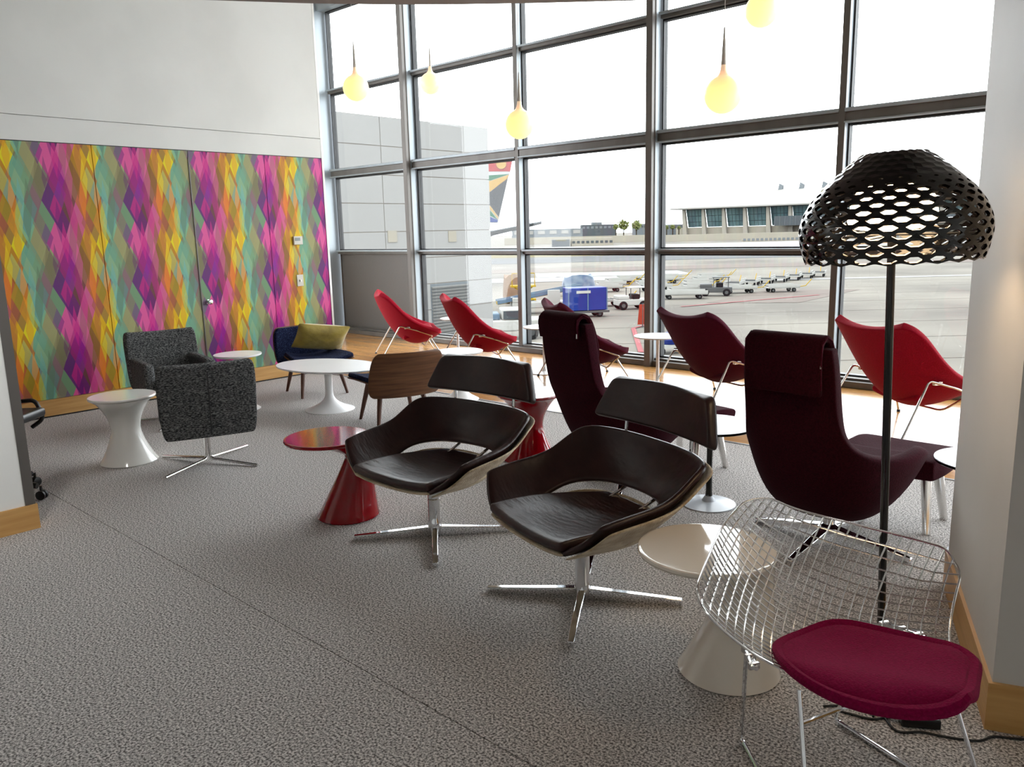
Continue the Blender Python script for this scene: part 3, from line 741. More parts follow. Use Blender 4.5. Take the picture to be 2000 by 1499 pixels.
# ---------- shell lounge chairs at the window
def shell_chair(label, loc, face, fabric):
    t = thing('shell_lounge_chair', label, 'chair', loc, face, 'shell lounge chairs along the window')
    cen = [(0, -.385, .775), (0, -.335, .63), (0, -.245, .44), (0, -.12, .27), (0, .03, .185), (0, .18, .20), (0, .30, .265), (0, .375, .325)]
    edg = [(.322, -.362, .815), (.402, -.272, .772), (.425, -.12, .60), (.418, .0, .50), (.405, .11, .435), (.392, .21, .388), (.372, .290, .352), (.315, .345, .334)]
    n = 12; Cc = catmull(cen, n); E_ = catmull(edg, n); us = (-1, -.965, -.82, -.55, -.25, 0, .25, .55, .82, .965, 1)
    rows = []
    for i in range(n):
        r = []
        for u in us:
            w = abs(u); k = w ** 2.1
            r.append((E_[i].x * u, Cc[i].y + (E_[i].y - Cc[i].y) * k, Cc[i].z + (E_[i].z - Cc[i].z) * k))
        rows.append(r)
    # slightly extra rows near the ends keep the rolled rim full
    rows.insert(1, [tuple(Vector(a).lerp(Vector(b), .18)) for a, b in zip(rows[0], rows[1])])
    rows.insert(-1, [tuple(Vector(a).lerp(Vector(b), .18)) for a, b in zip(rows[-1], rows[-2])])
    G().shell(rows, .060, True).obj('shell', fabric, t, sub=2)
    # seat cushion
    grid = []
    for v in (0, .08, .35, .65, .92, 1):
        y = -.10 + .40 * v
        grid.append([(u * (.22 + .05 * v), y, .262 + .10 * v - .035 * (1 - u * u) + .02 * math.sin(PI * v)) for u in (-1, -.9, -.5, 0, .5, .9, 1)])
    G().shell(grid, .05, True).obj('seat_cushion', fabric, t, sub=2)
    for s in (-1, 1):
        pth = round_path([(s * .405, -.40, .01), (s * .372, -.150, .425), (s * .405, .06, .360), (s * .385, .235, .292), (s * .330, .215, .262), (s * .415, .36, .01)], .03)
        G().tube(pth, .0085, 8).obj('side_frame', 'steel', t)
        G().box((s * .36 - .012, -.10, .385), (s * .36 + .012, -.03, .412)).obj('frame_clip', 'steel', t, bevel=.003)
        for q in ((s * .405, -.40), (s * .415, .36)):
            G().lathe([(.014, 0), (.014, .012), (.010, .018)], 12, c=(q[0], q[1], 0)).obj('glide', 'black_plastic', t)
    G().tube(round_path([(-.33, .215, .262), (-.2, .16, .15), (.2, .16, .15), (.33, .215, .262)], .05), .008, 8).obj('cross_rod', 'steel', t)
    return t
shell_chair('crimson shell lounge chair in front of the dark grey window panel', (-7.608, 6.42, 0), 56, 'crimson_wool')
shell_chair('crimson shell lounge chair in front of the louvred exterior wall beyond the glass', (-6.319, 6.36, 0), 58.8, 'crimson_wool')
shell_chair('burgundy shell lounge chair half hidden behind the tall wing chair', (-4.82, 6.36, 0), 53.5, 'burgundy_wool')
shell_chair('burgundy shell lounge chair beside the heavy window mullion and slim white table', (-3.306, 6.20, 0), 68, 'burgundy_wool')
shell_chair('crimson shell lounge chair at the window next to the white pier', (-1.758, 6.20, 0), 60, 'crimson_wool')

# ---------- tall plum wing chairs and ottomans
def wing_chair(label, loc, face, star, flap=1.):
    t = thing('high_back_wing_chair', label, 'armchair', loc, face, 'high-back wing chairs')
    cen = [(0, -.440, 1.005), (0, -.430, .90), (0, -.395, .72), (0, -.350, .52), (0, -.275, .31), (0, -.14, .185), (0, .05, .185), (0, .22, .27), (0, .315, .335)]
    edg = [(.192, -.420, 1.000), (.208, -.412, .90), (.212, -.388, .74), (.226, -.340, .60), (.278, -.215, .520), (.332, -.04, .498), (.345, .10, .508), (.322, .205, .488), (.270, .290, .390)]
    n = 14; Cc = catmull(cen, n); E_ = catmull(edg, n); us = (-1, -.96, -.8, -.5, -.2, .2, .5, .8, .96, 1)
    rows = []
    for i in range(n):
        q = i / (n - 1); pw_ = 1.6 + 2.2 * min(1, q * 1.6); r = []
        for u in us:
            w = abs(u); kx = (1 if q < .35 else 1); k = w ** pw_
            r.append((E_[i].x * (u if q < .3 else math.copysign(w ** (1 - .25 * min(1, (q - .3) * 3)), u)), Cc[i].y + (E_[i].y - Cc[i].y) * k, Cc[i].z + (E_[i].z - Cc[i].z) * k))
        rows.append(r)
    rows.insert(1, [tuple(Vector(a).lerp(Vector(b), .15)) for a, b in zip(rows[0], rows[1])])
    rows.insert(-1, [tuple(Vector(a).lerp(Vector(b), .15)) for a, b in zip(rows[-1], rows[-2])])
    G().shell(rows, .075, True).obj('shell', 'plum_wool', t, sub=2)
    grid = [[(u * (.25 + .03 * v), -.16 + .47 * v, .375 + .02 * v - .02 * (1 - u * u)) for u in (-1, -.9, -.5, 0, .5, .9, 1)] for v in (0, .08, .35, .65, .92, 1)]
    G().shell(grid, .09, True).obj('seat_cushion', 'plum_wool', t, sub=2)
    # head pillow slung over the top: front pad and rear flap
    path = [(-.320, .77), (-.345, .86), (-.375, .955), (-.405, 1.028), (-.445, 1.050), (-.482, 1.020), (-.480, .95), (-.468, .88)]
    path = [(-.340, .80), (-.352, .88), (-.375, .965), (-.405, 1.030), (-.447, 1.050), (-.488, 1.022), (-.492, .95), (-.482, .835), (-.480, .812), (-.479, .806)]
    path = [(y, z) if k < 6 else (y, 1.022 + (z - 1.022) * flap) for k, (y, z) in enumerate(path)]
    prow = [[(u * .172, y, z) for u in (-1, -.96, -.5, 0, .5, .96, 1)] for (y, z) in path]
    pil = G().shell(prow, .034, True).obj('head_pillow', 'plum_wool', t, sub=2)
    for s in (-1, 1):
        G().tube([(s * .174, y - .004, z) for (y, z) in path[2:8]], .0035, 6).obj('piping', 'burgundy_wool', pil)
    G().box((.166, -.497, .925), (.176, -.494, .95)).obj('label_tag', 'gloss_white', pil, smooth=False)
    G().lathe([(.05, .055), (.05, .075), (.028, .09), (.028, .17)], 20).obj('hub', 'chrome', t)
    for k in range(4):
        a = math.radians(star - (face - 90) + 90 * k); m = Rz(math.degrees(a))
        vs = [(.01, -.030, .05), (.01, .030, .05), (.01, .026, .085), (.01, -.026, .085), (.385, -.016, .0), (.385, .016, 0), (.385, .012, .022), (.385, -.012, .022)]
        G().add([m @ Vector(v) for v in vs], [(0, 3, 2, 1), (4, 5, 6, 7), (0, 1, 5, 4), (1, 2, 6, 5), (2, 3, 7, 6), (3, 0, 4, 7)]).obj('leg', 'chrome', t, bevel=.005)
    return t
wing_chair('plum high-back wing chair with head pillow behind the floor lamp', (-1.340, 3.685, 0), 84, -94.5)
wing_chair('plum high-back wing chair with head pillow between the two leather headrests', (-2.665, 3.897, 0), 75.9, -60, .52)
def ottoman(label, loc, face):
    t = thing('ottoman', label, 'ottoman', loc, face, 'plum ottomans')
    grid = [[(u * (.255 - .04 * abs(2 * v - 1) ** 4), (v - .5) * (.36 - .04 * abs(u) ** 4), .292 - .026 * (1 - u * u) * math.sin(PI * v) - .02 * abs(2 * v - 1) ** 3) for u in (-1, -.95, -.6, 0, .6, .95, 1)] for v in (0, .04, .25, .5, .75, .96, 1)]
    G().shell(grid, .105).obj('cushion', 'plum_wool', t, sub=2)
    for sx in (-1, 1):
        for sy in (-1, 1):
            a = Vector((sx * .165, sy * .085, .29)); b = Vector((sx * .20, sy * .135, 0))
            G().tube([a, b], [.026, .019], 14).obj('leg', 'steel', t)
    return t
ottoman('plum ottoman with steel legs in front of the wing chair by the floor lamp', (-1.20, 4.20, 0), 88)
ottoman('plum ottoman with steel legs hidden behind a leather headrest and the grey-topped table', (-2.52, 4.40, 0), 76)

# ---------- wire diamond chair with felt pad
t = thing('wire_diamond_chair', 'chrome wire diamond chair with a magenta seat pad', 'chair', (-.691, 2.026, 0), -32.4)
DC = catmull([(0, -.425, .700), (0, -.385, .575), (0, -.290, .455), (0, -.155, .375), (0, .02, .358), (0, .23, .405), (0, .42, .468)], 61)
def lerp_tab(tab, x):
    for (a, va), (b, vb) in zip(tab, tab[1:]):
        if x <= b: return va + (vb - va) * (x - a) / (b - a)
    return tab[-1][1]
def dsurf(a, b):
    s, d = a - b, a + b
    k = min(59.999, max(0, d / 2 * 60)); i = int(k); c = DC[i].lerp(DC[i + 1], k - i)
    cz = lerp_tab([(0, .42), (.5, .38), (1, .205), (1.5, .16), (2, .16)], d); cy = lerp_tab([(0, .2), (.5, .24), (1, .13), (1.5, .12), (2, .1)], d)
    return Vector((.425 * s, c.y + cy * s * s, c.z + cz * abs(s) ** 1.9))
def bound(b, r0, r1):
    if b < r0: return r0 - math.sqrt(max(0, r0 * r0 - (r0 - b) ** 2))
    if b > 1 - r1: return r1 - math.sqrt(max(0, r1 * r1 - (b - 1 + r1) ** 2))
    return 0
RB, RW, RF = .16, .11, .16
g = G(); NW = 24
for q in range(1, NW):
    b = q / NW
    for fam in (0, 1):
        a0 = bound(b, RB, RW); a1 = 1 - bound(b, RW, RF)
        pts = []
        for k in range(25):
            a = a0 + (a1 - a0) * k / 24
            pts.append(dsurf(a, b) if fam == 0 else dsurf(b, a))
        g.tube(pts, .0027, 6, cap=False)
g.obj('wire_shell', 'wire', t)
rim = []
def corner(cx, cy, r, a0):
    for k in range(9):
        an = math.radians(a0 + 90 * k / 8); rim.append((cx + r * math.cos(an), cy + r * math.sin(an)))
def edge_pts(p, q, n=14):
    for k in range(1, n): rim.append((p[0] + (q[0] - p[0]) * k / n, p[1] + (q[1] - p[1]) * k / n))
corner(RB, RB, RB, 180); edge_pts((RB, 0), (1 - RW, 0)); corner(1 - RW, RW, RW, 270); edge_pts((1, RW), (1, 1 - RF)); corner(1 - RF, 1 - RF, RF, 0)
edge_pts((1 - RF, 1), (RW, 1)); corner(RW, 1 - RW, RW, 90); edge_pts((0, 1 - RW), (0, RB))
G().tube([dsurf(a, b) for a, b in rim], .0034, 8, closed=True).obj('rim_wire', 'wire', t)
def surf_z(x, y):
    s = x / .425; lo, hi = abs(s), 2 - abs(s)
    for _ in range(30):
        d = (lo + hi) / 2
        if dsurf((d + s) / 2, (d - s) / 2).y < y: lo = d
        else: hi = d
    return dsurf((d + s) / 2, (d - s) / 2).z
pad_ctrl = [(.225, .03), (.262, .13), (.245, .235), (.17, .345), (.06, .425), (-.02, .415), (-.13, .325), (-.215, .235), (-.205, .12), (-.165, .0), (-.10, -.10), (-.02, -.125), (.10, -.085), (.18, -.03)]
kk = len(pad_ctrl); ext = pad_ctrl * 3
sm = catmull([(x, y, 0) for x, y in ext], (3 * kk - 1) * 4 + 1)[kk * 4:2 * kk * 4]
cxm = sum(p.x for p in sm) / len(sm); cym = sum(p.y for p in sm) / len(sm)
rings = [(.97, .004), (1.0, .010), (1.0, .022), (.965, .031), (.915, .030), (.895, .0275), (.875, .031), (.72, .038), (.45, .043), (.2, .044), (.01, .044)]
vs = []; fs = []; N = len(sm)
for sc, dz in rings:
    for p in sm:
        x = cxm + (p.x - cxm) * sc; y = cym + (p.y - cym) * sc; vs.append((x, y, surf_z(x, y) + dz))
for r in range(len(rings) - 1):
    for i in range(N): a = r * N + i; b = r * N + (i + 1) % N; fs.append((a, b, b + N, a + N))
fs.append(tuple(reversed(range(N)))); fs.append(tuple((len(rings) - 1) * N + i for i in range(N)))
G().add(vs, fs).obj('seat_pad', 'magenta_felt', t)
for s in (-1, 1):
    top_r, top_f = Vector((s * .215, -.105, .368)), Vector((s * .262, .015, .376))
    pth = round_path([top_f, top_r, (s * .160, -.205, .008), (s * .262, .270, .008), (s * .215, .130, .375)], .022)
    G().tube(pth, .0062, 10).obj('side_frame', 'chrome', t)
    G().tube([top_r + Vector((s * .010, .01, .004)), top_f + Vector((s * .010, 0, .004))], .0055, 8).obj('bracket', 'chrome', t)
    G().tube([(s * .225, .155, .300), (0, .02, .215)], .0062, 8).obj('cross_rod', 'chrome', t)
    for v in (.12, .5, .88):
        q = top_r.lerp(top_f, v); G().box((q.x - .012, q.y - .006, q.z - .008), (q.x + .018, q.y + .006, q.z + .010)).obj('clamp', 'steel', t, bevel=.002)

# ---------- floor lamp
t = thing('floor_lamp', 'black floor lamp with a perforated honeycomb dome shade', 'floor lamp', (-.770, 2.66, 0))
G().lathe([(.150, 0), (.150, .010), (.146, .014), (.022, .018), (.016, .03)], 40).obj('base', 'black_gloss', t)
lean = Vector((-.737, -.676, 0)); ax = Vector((0, 0, 1)).cross(lean)
LM = Matrix.Rotation(math.radians(2.1), 4, ax)
o = G().lathe([(.0125, .012), (.0125, 1.56)], 16).obj('pole', 'black_gloss', t); o.matrix_local = LM
prof = [(.247, 1.385), (.259, 1.43), (.266, 1.48), (.255, 1.53), (.226, 1.58), (.184, 1.625), (.140, 1.665), (.100, 1.698), (.084, 1.706)]
pp = catmull([(r, z, 0) for r, z in prof], 120); Ls = [0]
for a, b in zip(pp, pp[1:]): Ls.append(Ls[-1] + (b - a).length)
def pr_at(sv):
    sv = max(0, min(Ls[-1], sv))
    for i in range(len(Ls) - 1):
        if sv <= Ls[i + 1]: f = (sv - Ls[i]) / (Ls[i + 1] - Ls[i]); return pp[i].lerp(pp[i + 1], f)
    return pp[-1]
NC, NR = 24, 17; hh = Ls[-1] / (NR + .35)
def sp(x, y, dr=0):
    # y may lean the lattice a touch so that rows swirl as on the real shade
    q = pr_at(y); an = 2 * PI * (x / NC) ; r = q.x + dr
    return (r * math.cos(an), r * math.sin(an), q.y)
g = G()
for j in range(NR):
    y = (j + .68) * hh
    op = 1.0 if j <= 9 else max(0, 1 - (j - 9) / 3.4)
    for i in range(NC):
        x = i + (.5 if j % 2 else 0)
        hexo = [(0, .667), (-.5, .333), (-.5, -.333), (0, -.667), (.5, -.333), (.5, .333)]
        out_ = [sp(x + a, y + b * hh) for a, b in hexo]
        if op > .12:
            inn = [(0, .36), (-.17, .33), (-.37, 0), (-.17, -.33), (0, -.36), (.17, -.33), (.37, 0), (.17, .33)]
            inn = [(-.15, .36), (-.37, .0), (-.15, -.36), (.15, -.36), (.37, 0), (.15, .36)]
            inner = [sp(x + a * op, y + b * hh * op) for a, b in inn]
            # stitch hexagon (0 top,1 ul,2 ll,3 bottom,4 lr,5 ur) to hole (0 tl,1 l,2 bl,3 br,4 r,5 tr)
            g.add(out_ + inner, [(0, 1, 6), (1, 7, 6), (1, 2, 7), (2, 8, 7), (2, 3, 8), (3, 9, 8), (3, 4, 9), (4, 10, 9), (4, 5, 10), (5, 11, 10), (5, 0, 11), (0, 6, 11)])
        else:
            mid = sp(x, y, -.004 if j > 11 else 0); g.add(out_ + [mid], [(0, 1, 6), (1, 2, 6), (2, 3, 6), (3, 4, 6), (4, 5, 6), (5, 0, 6)])
import bmesh
o = g.obj('shade', 'black_gloss', t, smooth=False)
bm = bmesh.new(); bm.from_mesh(o.data); bmesh.ops.remove_doubles(bm, verts=bm.verts, dist=.0008); bmesh.ops.recalc_face_normals(bm, faces=bm.faces); bm.to_mesh(o.data); bm.free()
md = o.modifiers.new('solid', 'SOLIDIFY'); md.thickness = .009; md.offset = 0
o.matrix_local = LM
o = G().lathe([(.085, 1.703), (.06, 1.698), (.0001, 1.696)], 32, cap=False).obj('shade_cap', 'black_gloss', t); o.matrix_local = LM
o = G().lathe([(.0001, 1.475), (.06, 1.478), (.118, 1.488), (.128, 1.51), (.118, 1.57), (.09, 1.62), (.05, 1.65), (.0001, 1.655)], 32, cap=False).obj('diffuser', 'diffuser', t); o.matrix_local = LM
o = G().tube([(-.235, 0, 1.46), (0, 0, 1.465), (.235, 0, 1.46)], .004, 6).tube([(0, -.235, 1.46), (0, 0, 1.465), (0, .235, 1.46)], .004, 6).obj('shade_bracket', 'black_plastic', t); o.matrix_local = LM

# ---------- power adapter and cables on the carpet
a = fl(1797, 1420); ad = math.degrees(math.atan2((fl(1815, 1408) - fl(1750, 1402)).y, (fl(1815, 1408) - fl(1750, 1402)).x))
t = thing('power_adapter', 'black power adapter lying on the carpet under the wire chair', 'power adapter', (a.x, a.y, 0)); t.rotation_euler = (0, 0, math.radians(ad))
G().box((-.055, -.012, 0), (.055, .055, .030)).obj('case', 'black_plastic', t, bevel=.004)
G().box((-.050, -.006, .030), (.050, .050, .0312)).obj('rating_label', 'adapter_top', t, smooth=False)
g = G()
for i in range(6): g.box((-.02 + i * .009, .018, .0312), (-.015 + i * .009, .042, .0316))
g.box((-.045, .012, .0312), (-.027, .044, .0316)).obj('label_print', 'print_black', t, smooth=False)
G().tube([(-.055, .02, .015), (-.07, .02, .014), (-.09, .02, .010)], [.009, .007, .004], 10).obj('strain_relief', 'cord_black', t)
def cord(name, label, pts, r=.0035):
    pts = [(fl(x, y).x, fl(x, y).y, r + .0006) for x, y in pts]
    return tag(G().tube(catmull(pts, len(pts) * 8), r, 8).obj(name, 'cord_black'), label, 'cable')
cord('power_cable', 'black power cable running from the adapter to the pier', [(1705, 1403), (1708, 1398), (1722, 1399), (1752, 1431), (1800, 1433), (1850, 1443), (1910, 1450), (1940, 1442), (1985, 1446), (2060, 1452)])
cord('lamp_cable', 'black cable from the floor lamp to the adapter', [(1640, 1392), (1700, 1407), (1727, 1405), (1741, 1404)])
cord('spare_cable', 'thin black cable on the carpet behind the wire chair frame', [(1608, 1382), (1650, 1381), (1700, 1381), (1735, 1375)])

# ---------- black task chair mostly hidden by the left partition
cs = fl(83, 976)
cc = Vector((cs.x - .29 * RTV.x, cs.y - .29 * RTV.y, 0))
t = thing('task_chair', 'black office chair on casters behind the left partition', 'office chair', cc, 42.5)
G().lathe([(.028, .09), (.028, .25), (.018, .25), (.018, .42)], 16).obj('gas_stem', 'black_plastic', t)
w2l = Rz(-(42.5 - 90))
v0 = (w2l @ Vector((cs.x - cc.x, cs.y - cc.y, 0, )).to_4d()).to_3d() if False else (w2l.to_3x3() @ Vector((cs.x - cc.x, cs.y - cc.y, 0)))
an0 = math.atan2(v0.y, v0.x); rr = v0.length
for k in range(5):
    an = an0 + 2 * PI * k / 5; d = Vector((math.cos(an), math.sin(an), 0))
    leg = G().tube([d * .02 + Vector((0, 0, .115)), d * (rr - .02) + Vector((0, 0, .085))], [.026, .018], 10).obj('base_leg', 'black_plastic', t)
    q = d * rr; pn = Vector((-d.y, d.x, 0))
    cg = G()
    for s in (-1, 1):
        m = T_(q.x + pn.x * s * .013, q.y + pn.y * s * .013, .029) @ Matrix.Rotation(math.atan2(pn.y, pn.x), 4, 'Z') @ Matrix.Rotation(PI / 2, 4, 'Y')
        vs_ = G().lathe([(.022, -.009), (.028, -.007), (.028, .007), (.022, .009)], 18); cg.add([m @ Vector(v) for v in vs_.v], vs_.f)
    cg.tube([q + Vector((0, 0, .03)), q + Vector((0, 0, .085))], .008, 8)
    cg.obj('caster', 'black_plastic', t)
grid = [[(u * .24, v * .24, .46 - .015 * (1 - u * u) * (1 - v * v)) for u in (-1, -.92, -.4, .4, .92, 1)] for v in (-1, -.92, -.4, .4, .92, 1)]
G().shell(grid, .055).obj('seat', 'black_plastic', t, sub=2)
rows = [[(u * .22, -.25 - .05 * v - .03 * (1 - u * u), .56 + .40 * v) for u in (-1, -.92, -.4, .4, .92, 1)] for v in (0, .06, .4, .7, .94, 1)]
G().shell(rows, .04).obj('backrest', 'black_plastic', t, sub=2)
G().tube([(0, -.10, .42), (0, -.26, .44), (0, -.30, .60)], .018, 10).obj('back_spine', 'black_plastic', t)
for s in (-1, 1):
    G().tube(round_path([(s * .20, -.05, .40), (s * .30, -.05, .40), (s * .30, -.05, .53), (s * .29, .15, .55), (s * .29, .19, .43), (s * .27, .12, .38)], .04), .013, 10).obj('armrest', 'black_plastic', t)

# ---------- glowing teardrop pendants
def pendant(px_, py_, w, label):
    D = .25; c = atdepth(px_, py_, FPX * D / w)
    t = thing('pendant_lamp', label, 'pendant lamp', c, None, 'glowing globe pendants')
    inside = False
    for q in range(len(poly)):
        (xa, ya), (xb, yb) = poly[q], poly[q - 1]
        if (ya > c.y) != (yb > c.y) and c.x < (xb - xa) * (c.y - ya) / (yb - ya) + xa: inside = not inside
    pr = [(.0005, -.125)]
    for i in range(1, 15):
        an = -PI / 2 + i * (PI * .86) / 14; pr.append((.125 * math.cos(an), .125 * math.sin(an)))
    pr += [(.042, .120), (.033, .130), (.026, .143), (.021, .162), (.018, .19)]
    G().lathe(pr, 36, cap=False).obj('globe', 'pendant_glass', t)
    G().lathe([(.018, .188), (.014, .25), (.011, .32), (.006, .40), (.004, .43)], 16).obj('neck', 'beige_plastic', t)
    G().tube([(0, 0, .42), (0, 0, (ZS if inside else 4.95) - c.z)], .0018, 6).obj('cord', 'beige_plastic', t)
    return t
pendant(695, 172, 50, 'glowing globe pendant hanging before the end bay of the window wall by the mural')
pendant(841, 163, 41, 'glowing globe pendant hanging just right of the heavy mullion over the crimson chairs')
pendant(1015, 243, 56, 'glowing globe pendant hanging in front of the slim mullion above the aircraft tail')
pendant(1412, 185, 72, 'glowing globe pendant hanging low over the burgundy chair by the heavy mullion')
pendant(1488, 20, 64, 'glowing globe pendant hanging highest, right of the lowest globe')

# ================================================================== OUTSIDE
ZG = -5.0
FWH = Vector((FW.x, FW.y, 0)).normalized(); RTH = Vector((RT.x, RT.y, 0)).normalized()
def P2(r, f, z=0): q = RTH * r + FWH * f; return Vector((q.x, q.y, z))
struct(G().add([P2(-900, 9, ZG), P2(900, 9, ZG), P2(900, 1500, ZG), P2(-900, 1500, ZG)], [(0, 1, 2, 3)]).obj('ground_apron', 'apron', smooth=False))
def strip(name, m, y0, y1, x0=-600, x1=2600, z=.0, x2=None, x3=None):
    q = [fl(x0, y0, ZG), fl(x1, y0, ZG), fl(x3 if x3 is not None else x1, y1, ZG), fl(x2 if x2 is not None else x0, y1, ZG)]
    return struct(G().add([(p.x, p.y, ZG + z) for p in q], [(0, 1, 2, 3)]).obj(name, m, smooth=False))
# levelled image rows: keep the strips square to the view by using ground distance
def band(name, m, f0, f1, r0=-700, r1=700, z=.03):
    return struct(G().add([P2(r0, f0, ZG + z), P2(r1, f0, ZG + z), P2(r1, f1, ZG + z), P2(r0, f1, ZG + z)], [(0, 1, 2, 3)]).obj(name, m, smooth=False))
band('ground_grass', 'grass', 205, 236)
band('ground_taxiway', 'asphalt', 166, 203)
band('ground_taxiway', 'wet_concrete', 240, 330)
band('ground_taxiway', 'dark_concrete', 128, 140, -80, 400)
band('ground_wet_patch', 'wet_concrete', 114, 124, 4, 26)
band('ground_wet_patch', 'wet_concrete', 104, 113, -4, 22)
band('ground_wet_patch', 'wet_concrete', 96, 98, 30, 200)
strip('ground_patch', 'dark_concrete', 592, 566, 1380, 1560, .02, 1500, 1680)
# red lead-in markings
def mark(pts, w, m='red_paint'):
    a = [fl(x, y, ZG) for x, y in pts]
    for p, q in zip(a, a[1:]):
        n_ = (q - p).cross(Vector((0, 0, 1))).normalized() * w / 2
        struct(G().add([(v.x, v.y, ZG + .05) for v in (p - n_, q - n_, q + n_, p + n_)], [(0, 1, 2, 3)]).obj('ground_marking', m, smooth=False))
mark([(1237, 643), (1252, 690)], .30); mark([(1235, 643), (1262, 636)], .25); mark([(1330, 600), (1600, 577)], .35)
# slab joints
for k in range(9):
    f = 38 + k * 7.5
    struct(G().add([P2(-30, f, ZG + .02), P2(60, f, ZG + .02), P2(60, f + .10, ZG + .02), P2(-30, f + .10, ZG + .02)], [(0, 1, 2, 3)]).obj('ground_joint', 'dark_concrete', smooth=False))

# --- panelled neighbouring wall of the building
XE = -17.6
yr = onX(955, 330, XE).y; zt = onX(953, 250, XE).z
ww = tag(G().box((XE - 6, -2, ZG), (XE - .014, yr - .05, zt - .05)).obj('neighbouring_block', 'ext_joint', smooth=False), 'pale grey panelled building block standing outside the left windows', 'building')
ys = [yr]
pwid = onX(906, 300, XE).y - onX(744, 300, XE).y
e0 = onX(906, 300, XE).y
ys = [yr, e0]
while ys[-1] > 2: ys.append(ys[-1] - pwid)
zj = [onX(750, y, XE).z for y in (342, 398, 452, 508)]
ph = (zj[0] - zj[3]) / 3
zs_ = [zt]; z = zj[0]
while z > zt - .3: z -= ph
z += 0
row0 = zj[0]
levels = [zt] + [row0 + ph * k for k in range(6, -8, -1) if row0 + ph * k < zt - .25]
for i in range(len(ys) - 1):
    for k in range(len(levels) - 1):
        G().box((XE - .05, ys[i + 1] + .012, levels[k + 1] + .012), (XE, ys[i] - .012, levels[k] - .012)).obj('wall_panel', 'ext_panel', ww, smooth=False)
la, lb = onX(842, 560, XE), onX(915, 612, XE)
z0, z1 = min(la.z, lb.z) - .55, max(la.z, lb.z) + .02
nb = 16
for k in range(nb):
    zz = z0 + (z1 - z0) * k / nb
    m = T_(XE + .03, 0, zz) @ Matrix.Rotation(math.radians(25), 4, 'Y')
    G().box((-.03, la.y, 0), (.03, lb.y, .055), m).obj('louvre_slat', 'louver', ww, smooth=False)
G().box((XE + .001, la.y - .03, z0 - .05), (XE + .012, lb.y + .03, z1 + .05)).obj('louvre_backing', 'bld_grey', ww, smooth=False)
for x in (766, 883):
    q = onX(x, 462, XE); G().box((XE, q.y - .16, q.z - .16), (XE + .02, q.y + .16, q.z + .16)).obj('vent_plate', 'bld_tan', ww, smooth=False)

# --- airliner tail
DT = 95.0
def tp(x, y, d=0): return atdepth(x, y, DT + d)
t = thing('airliner', 'parked airliner whose red, gold, green and black tail fin rises behind the grey block', 'airplane', (tp(930, 470).x, tp(930, 470).y, ZG))
t_inv = t.location.copy()
def slab(name, px_poly, m, par, d0=0., th=.35):
    a = [tp(x, y, d0) - t_inv for x, y in px_poly]; b = [tp(x, y, d0) - t_inv + FW * th for x, y in px_poly]; k = len(a)
    return G().add(a + b, [tuple(range(k)), tuple(reversed(range(k, 2 * k)))] + [(i, k + i, k + (i + 1) % k, (i + 1) % k) for i in range(k)]).obj(name, m, par, smooth=False)
fin = slab('tail_fin', [(925, 300), (1003, 300), (973, 434), (915, 434)], 'plane_white', t)
sk = lambda pts, m, nm: slab(nm, pts, m, fin, -.03, .40)
sk([(925, 300), (1003, 300), (996.5, 335), (925, 335)], 'tail_red', 'red_band')
sk([(925, 345), (994.5, 340), (960, 352), (925, 360)], 'tail_green', 'green_band')
sk([(925, 362), (960, 353), (994.5, 341), (990, 350), (958, 374), (925, 392)], 'tail_gold', 'gold_band')
sk([(925, 392), (958, 375), (992, 346), (974, 424), (958, 402), (925, 380)], 'tail_black', 'black_field')
sk([(925, 385), (958, 403), (973.5, 425), (973, 428), (958, 410), (925, 396)], 'tail_gold', 'gold_band')
sk([(925, 398), (958, 412), (972, 429), (958, 422), (925, 410)], 'tail_green', 'green_band')
sk([(925, 414), (958, 424), (972.5, 430), (971, 434), (915, 434)], 'tail_blue', 'blue_band')
c = tp(979, 321, -.05) - t_inv
cir = G().lathe([(.6, 0), (.6, .12)], 20); m_ = Matrix.Translation(c) @ (-FW).to_track_quat('Z', 'Y').to_matrix().to_4x4()
G().add([m_ @ Vector(v) for v in cir.v], cir.f).obj('sun_disc', 'tail_gold', fin, smooth=False)
# stabiliser and rear fuselage
a = [tp(900, 462, -4), tp(1058, 432, 2), tp(1058, 436, 3), tp(900, 474, 4)]
G().add([p - t_inv for p in a] + [p - t_inv + Vector((0, 0, -.12)) for p in a], [(0, 1, 2, 3), (7, 6, 5, 4), (0, 4, 5, 1), (1, 5, 6, 2), (2, 6, 7, 3), (3, 7, 4, 0)]).obj('stabiliser', 'bld_grey', t, smooth=False)
ax0, ax1 = tp(955, 462, 0) - t_inv, tp(560, 492, 0) - t_inv
G().tube([ax0, ax0.lerp(ax1, .15), ax0.lerp(ax1, .45), ax0.lerp(ax1, .7), ax1], [.5, 1.2, 2.3, 2.7, 2.8], 24).obj('fuselage', 'plane_white', t)
for k in (.62, .9):
    q = ax0.lerp(ax1, k); G().tube([(q.x, q.y, q.z - 2), (q.x, q.y, 0)], .25, 10).obj('landing_gear', 'gse_grey', t)

